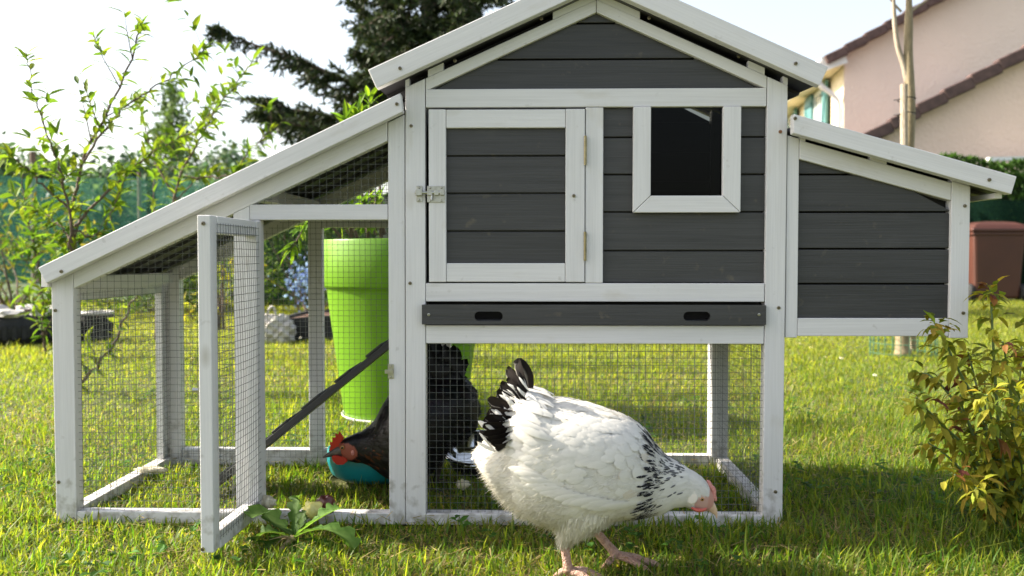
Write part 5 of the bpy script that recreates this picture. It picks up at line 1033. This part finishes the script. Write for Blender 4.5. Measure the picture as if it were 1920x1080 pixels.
for l, dy in canes:
    Pn = [b + rng.normal(0, .012, 3) * [1, 1, 0]] + pts(l, yr, dy); P = smoothpath(Pn, 40); tube(sm, P, np.linspace(.0036, .0013, 40), 7); ln = np.linalg.norm(np.diff(P, axis=0), axis=1).sum(); nd = int(ln / .026)
    for k in range(2, nd + 1):
        s = k / nd; i = min(38, int(s * 39)); p_ = P[i]; T = nrm(P[i + 1] - P[i]); a = k * 1.57 + rng.uniform(-.4, .4); ux = nrm(np.cross(T, [.2, 1, .1])); uy = np.cross(T, ux); tip = s > .88
        for sg in (0, math.pi):
            D = ux * math.cos(a + sg) + uy * math.sin(a + sg) + T * .35; n = 3 if not tip else 4; Pp = np.tile(p_, (n, 1)) + nrm(D) * np.linspace(0, .020, n)[:, None]; c = np.asarray(RED if rng.uniform() < (.06 + .3 * (s > .85)) else GOLD)[rng.integers(0, 2, n)] if rng.uniform() < .35 else np.asarray(GOLD)[rng.integers(0, len(GOLD), n)]
            leaves(lm, Pp, nrm(D) * .9 + rng.normal(0, .45, (n, 3)) + [0, 0, -.25], np.tile([0, 0, 1.], (n, 1)) + rng.normal(0, .25, (n, 3)), rng.uniform(.018, .039, n) * (1 if not tip else .75), rng.uniform(.009, .0145, n), c * rng.uniform(.7, 1.25, (n, 1)), droop=.45, fold=.12)
lm.build('foliage', LEAF, t); sm.build('cane', simple('green_cane', (.07, .12, .03), (.12, .17, .05), .5, 20), t)

# ------------------------------------------------------------------ small things on the grass
def strapleaf(mb, P, w, col, jag=.25, n=16, side=None, trough=.2):
    P = smoothpath(P, n); T = nrm(np.gradient(P, axis=0)); S = nrm(np.cross(T, np.array([0, 0, 1.]) if side is None else side)); U = np.cross(S, T); s = np.linspace(0, 1, n); pr_ = np.interp(s, [0, .15, .6, .85, 1], [.12, .3, 1, .8, .02]) * (1 + jag * np.where(np.arange(n) % 3 == 0, -.8, .35)); v = []
    for q in (-1, -.5, 0, .5, 1): v.append(P + S * (w / 2 * q * pr_)[:, None] + U * (w * trough * abs(q) * pr_)[:, None])
    v = np.stack(v, 1); c = np.tile(np.asarray(col, float), (n, 5, 1)); c[:, 2] = c[:, 2] * 1.2 + np.array([.06, .07, .03]); ff = np.concatenate([np.array([[k * 5 + j, k * 5 + j + 1, k * 5 + j + 6, k * 5 + j + 5]]) for k in range(n - 1) for j in range(4)]); mb.add(v.reshape(-1, 3), ff, c.reshape(-1, 3))
b = gat(545, 1022); yd = b[1]; t = thing('pulled_weed', 'pulled up dandelion plant with jagged leaves lying before the run door opening', 'weed', b); mb = MB(); A = lambda px, py, dy=0.: at(px, py, yd + dy)
DG = np.array([.075, .15, .028])
for l, w, cm in (([(548, 1005, 0), (520, 985, .02), (490, 965, .03), (472, 972, .0)], .036, .8), ([(552, 1000, 0), (553, 965, .03), (560, 938, .04), (562, 928, .04)], .024, 1.), ([(556, 1002, 0), (590, 978, -.01), (622, 960, .0), (640, 954, .01)], .030, 1.15), ([(552, 1008, 0), (580, 996, -.03), (615, 994, -.05), (650, 1010, -.06), (665, 1030, -.07)], .030, .9),
                 ([(545, 1008, 0), (520, 1000, -.02), (495, 1000, -.03), (480, 1015, -.03)], .028, .6), ([(550, 1015, 0), (545, 1035, -.03), (538, 1055, -.05)], .020, .7), ([(553, 1012, 0), (570, 1030, -.03), (582, 1048, -.04)], .016, .8), ([(552, 1004, 0), (565, 975, .04), (575, 958, .05)], .022, 1.), ([(545, 1010, 0), (515, 1015, -.03), (498, 1030, -.05)], .014, .7), ([(556, 1010, 0), (600, 1018, -.02), (630, 1030, -.04)], .018, .8)):
    strapleaf(mb, [A(*q) for q in l], w * 1.55, DG * cm, .5)
mb.build('leaf_rosette', LEAF, t, smooth=True); mb = MB(); tube(mb, smoothpath([A(548, 1008), A(528, 1030, -.03), A(500, 1050, -.06), A(468, 1060, -.07)], 14), np.linspace(.006, .0018, 14), 8)
for k in range(9): e = A(548 + rng.uniform(-50, 8), 1010 + rng.uniform(-5, 45), -.04); tube(mb, smoothpath([A(548, 1008), (A(548, 1008) + e) / 2 + rng.normal(0, .006, 3), e], 8), np.linspace(.002, .0006, 8), 5)
mb.build('root', simple('pale_root', (.28, .20, .10), (.42, .32, .18), .7, 60), t)
def lump(name, label, cat, p, s, c, k, parent=None):
    bm = bmesh.new(); bmesh.ops.create_icosphere(bm, subdivisions=3, radius=1.); me = bpy.data.meshes.new(name)
    for v in bm.verts: q = v.co.copy(); h = 1 + .28 * math.sin(5 * q.x + k) * math.cos(4 * q.y + 2 * k) + .16 * math.sin(11 * q.z + 9 * q.x + k); v.co = Vector((q.x * s[0], q.y * s[1], q.z * s[2])) * h
    bm.to_mesh(me); bm.free(); me.materials.append(c); me.polygons.foreach_set('use_smooth', [True] * len(me.polygons)); o = bpy.data.objects.new(name, me); scene.collection.objects.link(o); o.location = p; return tag(o, label, cat)
YEL = simple('yellow_flesh', (.72, .62, .12), (.80, .74, .34), .5, 60); BRN = simple('brown_peel', (.05, .015, .012), (.14, .03, .02), .35, 40); CRUMB = simple('bread_crumb', (.62, .54, .36), (.74, .68, .52), .9, 90, .6)
lump('fruit_scrap', 'yellow piece of gnawed fruit lying on the run threshold', 'food scrap', A(585, 956, .10), (.017, .013, .015), YEL, 1.); lump('peel_scrap', 'dark brown curled peel beside the yellow fruit scrap', 'food scrap', A(612, 945, .13), (.017, .012, .016), BRN, 2.)
lump('bread_crust', 'pale crust of bread by the hinge of the run door', 'food scrap', A(500, 942, .12), (.014, .012, .012), CRUMB, 3.)
lump('bread_crust', 'long pale crust lying in the grass at the left of the run', 'food scrap', gat(285, 905) + [0, 0, .03], (.035, .010, .008), CRUMB, 4.); lump('eggshell', 'small broken white shell on the grass under the coop', 'shell', gat(868, 935) + [0, 0, .03], (.014, .010, .010), CRUMB, 5.)
DW = MB(); a = np.linspace(0, 2 * math.pi, 12, endpoint=False); leaves(DW, np.zeros((12, 3)), np.c_[np.cos(a), np.sin(a), np.full(12, .25)], np.tile([0, 0, 1.], (12, 1)), .010, .005, (.8, .8, .78)); lathe(DW, [(0, .003), (.0025, .002), (.003, 0)], col=(.6, .42, .02)); tube(DW, [(0, 0, 0), (.002, 0, -.035)], .0008, 4, col=(.1, .2, .03))
d0 = DW.build('daisy', LEAF); tag(d0, 'small white daisy open in the sunny lawn behind the coop', 'daisy', 'daisies in the lawn')
for k, (px, py) in enumerate(((1577, 690), (1548, 688), (1020, 688), (1390, 690), (360, 690), (563, 648), (1640, 725), (60, 640), (1500, 660), (1520, 668))):
    o = d0 if k == 0 else d0.copy()
    if k: scene.collection.objects.link(o)
    q = gat(px, py); o.location = (q[0], q[1], .045); o.rotation_euler = (R(18), R(6 * (k % 3)), k)

# ------------------------------------------------------------------ the lawn's grass
def grass():
    mb = MB(); edges = np.r_[1.36, 1.6, 1.9, 2.3, 2.8, 3.5, 4.5, 6, 8, 10.6]
    for d0_, d1_ in zip(edges[:-1], edges[1:]):
        dm = (d0_ + d1_) / 2; dens = 24000 * min(1, (1.75 / dm) ** 1.55); hw = .58 * d1_ + .75; n = int(dens * (d1_ - d0_) * 2 * hw); x = rng.uniform(-hw, hw, n); y = rng.uniform(d0_, d1_, n) - 1.75
        ok = np.ones(n, bool)
        for ox, oy, r in ((bw.location.x, bw.location.y, .105), (PX, PY, .20), (sb.location.x, sb.location.y, .05), (x0b, y0b, .3)): ok &= np.hypot(x - ox, y - oy) > r
        ok &= ~((x > -.905) & (x < .468) & (y > -.002) & (y < .034)); x, y = x[ok], y[ok]; n = len(x)
        c1 = np.sin(x * 3.1 + 1.3 * np.sin(y * 2.3)) * np.cos(y * 2.7 + np.sin(x * 1.9)); c2 = np.sin(x * 11 + 3 * np.sin(y * 7)) * np.cos(y * 13 + 2 * np.sin(x * 9)); tuft = np.clip(.5 + .32 * c1 + .30 * c2, 0, 1)
        dry = np.clip(.30 + .35 * np.sin(x * 2.2 + 2 + y * .7) * np.cos(y * 1.9 - x) + .9 * np.exp(-((x - .60) ** 2 + (y + .02) ** 2) / .02) + .7 * np.exp(-((x - .85) ** 2 + (y - .75) ** 2) / .08), 0, .9)
        h = rng.uniform(.018, .044, n) * (.5 + .9 * tuft) * np.where((y > .04) & (y < .5) & (np.abs(x + .2) < .7), 1.05, 1.); isdry = rng.uniform(size=n) < dry * .55
        h = np.where(isdry, h * .75, h); tall = rng.uniform(size=n) < np.where(tuft > .75, .06, .012); h = np.where(tall, h * 1.8, h)
        a = rng.uniform(0, 6.283, n); lean = rng.uniform(.1, 1.15, n) ** 1.1 + isdry * .7; dirv = np.c_[np.cos(a), np.sin(a), np.zeros(n)]; D = np.c_[dirv[:, :2] * (lean * .55)[:, None], np.ones(n)]; bend = dirv * (h * lean * .6)[:, None] - np.c_[np.zeros((n, 2)), h * lean * .28]
        S_ = np.c_[-np.sin(a + rng.normal(0, .5, n)), np.cos(a), np.zeros(n)]; w = rng.uniform(.0015, .0031, n) * (1.45 if dm < 1.85 else 1.2 if dm < 2.4 else 1.) * max(1., (dm / 1.7) ** .72)
        gr = np.array([.062, .15, .016]); lt_ = np.array([.245, .27, .038]); st = np.array([.42, .34, .15]); m_ = rng.uniform(0, 1, (n, 1)) ** 1.3; col = gr * (1 - m_) + lt_ * m_; far_ = np.clip((dm - 2.2) / 4, 0, 1); col = col * (1 - .30 * far_) + np.array([.36, .33, .06]) * .30 * far_; col[isdry] = st * rng.uniform(.45, .95, (isdry.sum(), 1))
        blades(mb, np.c_[x, y, np.full(n, -.004)], D, S_, h, w, col, bend=bend)
    # clover and other low broad leaves, and dead straw lying flat
    n = 900; d = rng.uniform(1.37, 3.6, n); x = rng.uniform(-1, 1, n) * (.58 * d + .1); y = d - 1.75; m_ = np.sin(x * 5 + 1) * np.cos(y * 6 + x * 2) > .25; x, y = x[m_], y[m_]; n = len(x)
    for k in range(3):
        a = rng.uniform(0, 6.28, n); leaves(mb, np.c_[x, y, rng.uniform(.012, .03, n)], np.c_[np.cos(a), np.sin(a), rng.uniform(.1, .6, n)], np.tile([0, 0, 1.], (n, 1)), rng.uniform(.012, .024, n), rng.uniform(.010, .016, n), np.array([.06, .14, .025]) * rng.uniform(.7, 1.4, (n, 1)))
    n = 6000; d = rng.uniform(1.37, 4, n); x = rng.uniform(-1, 1, n) * (.58 * d + .1); y = d - 1.75; a = rng.uniform(0, 6.28, n); z = rng.uniform(.004, .022, n)
    blades(mb, np.c_[x, y, z], np.c_[np.cos(a), np.sin(a), rng.uniform(-.15, .35, n)], np.c_[-np.sin(a), np.cos(a), rng.uniform(-.4, .4, n)], rng.uniform(.02, .05, n), .0022, np.array([.40, .31, .15]) * rng.uniform(.5, 1.15, (n, 1)))
    o = mb.build('grass', GRASS); tag(o, kind='stuff'); print('blades', len(o.data.vertices) // 5)
x0b, y0b = gat(20, 652)[0] - .18, gat(20, 652)[1] + .32
grass()
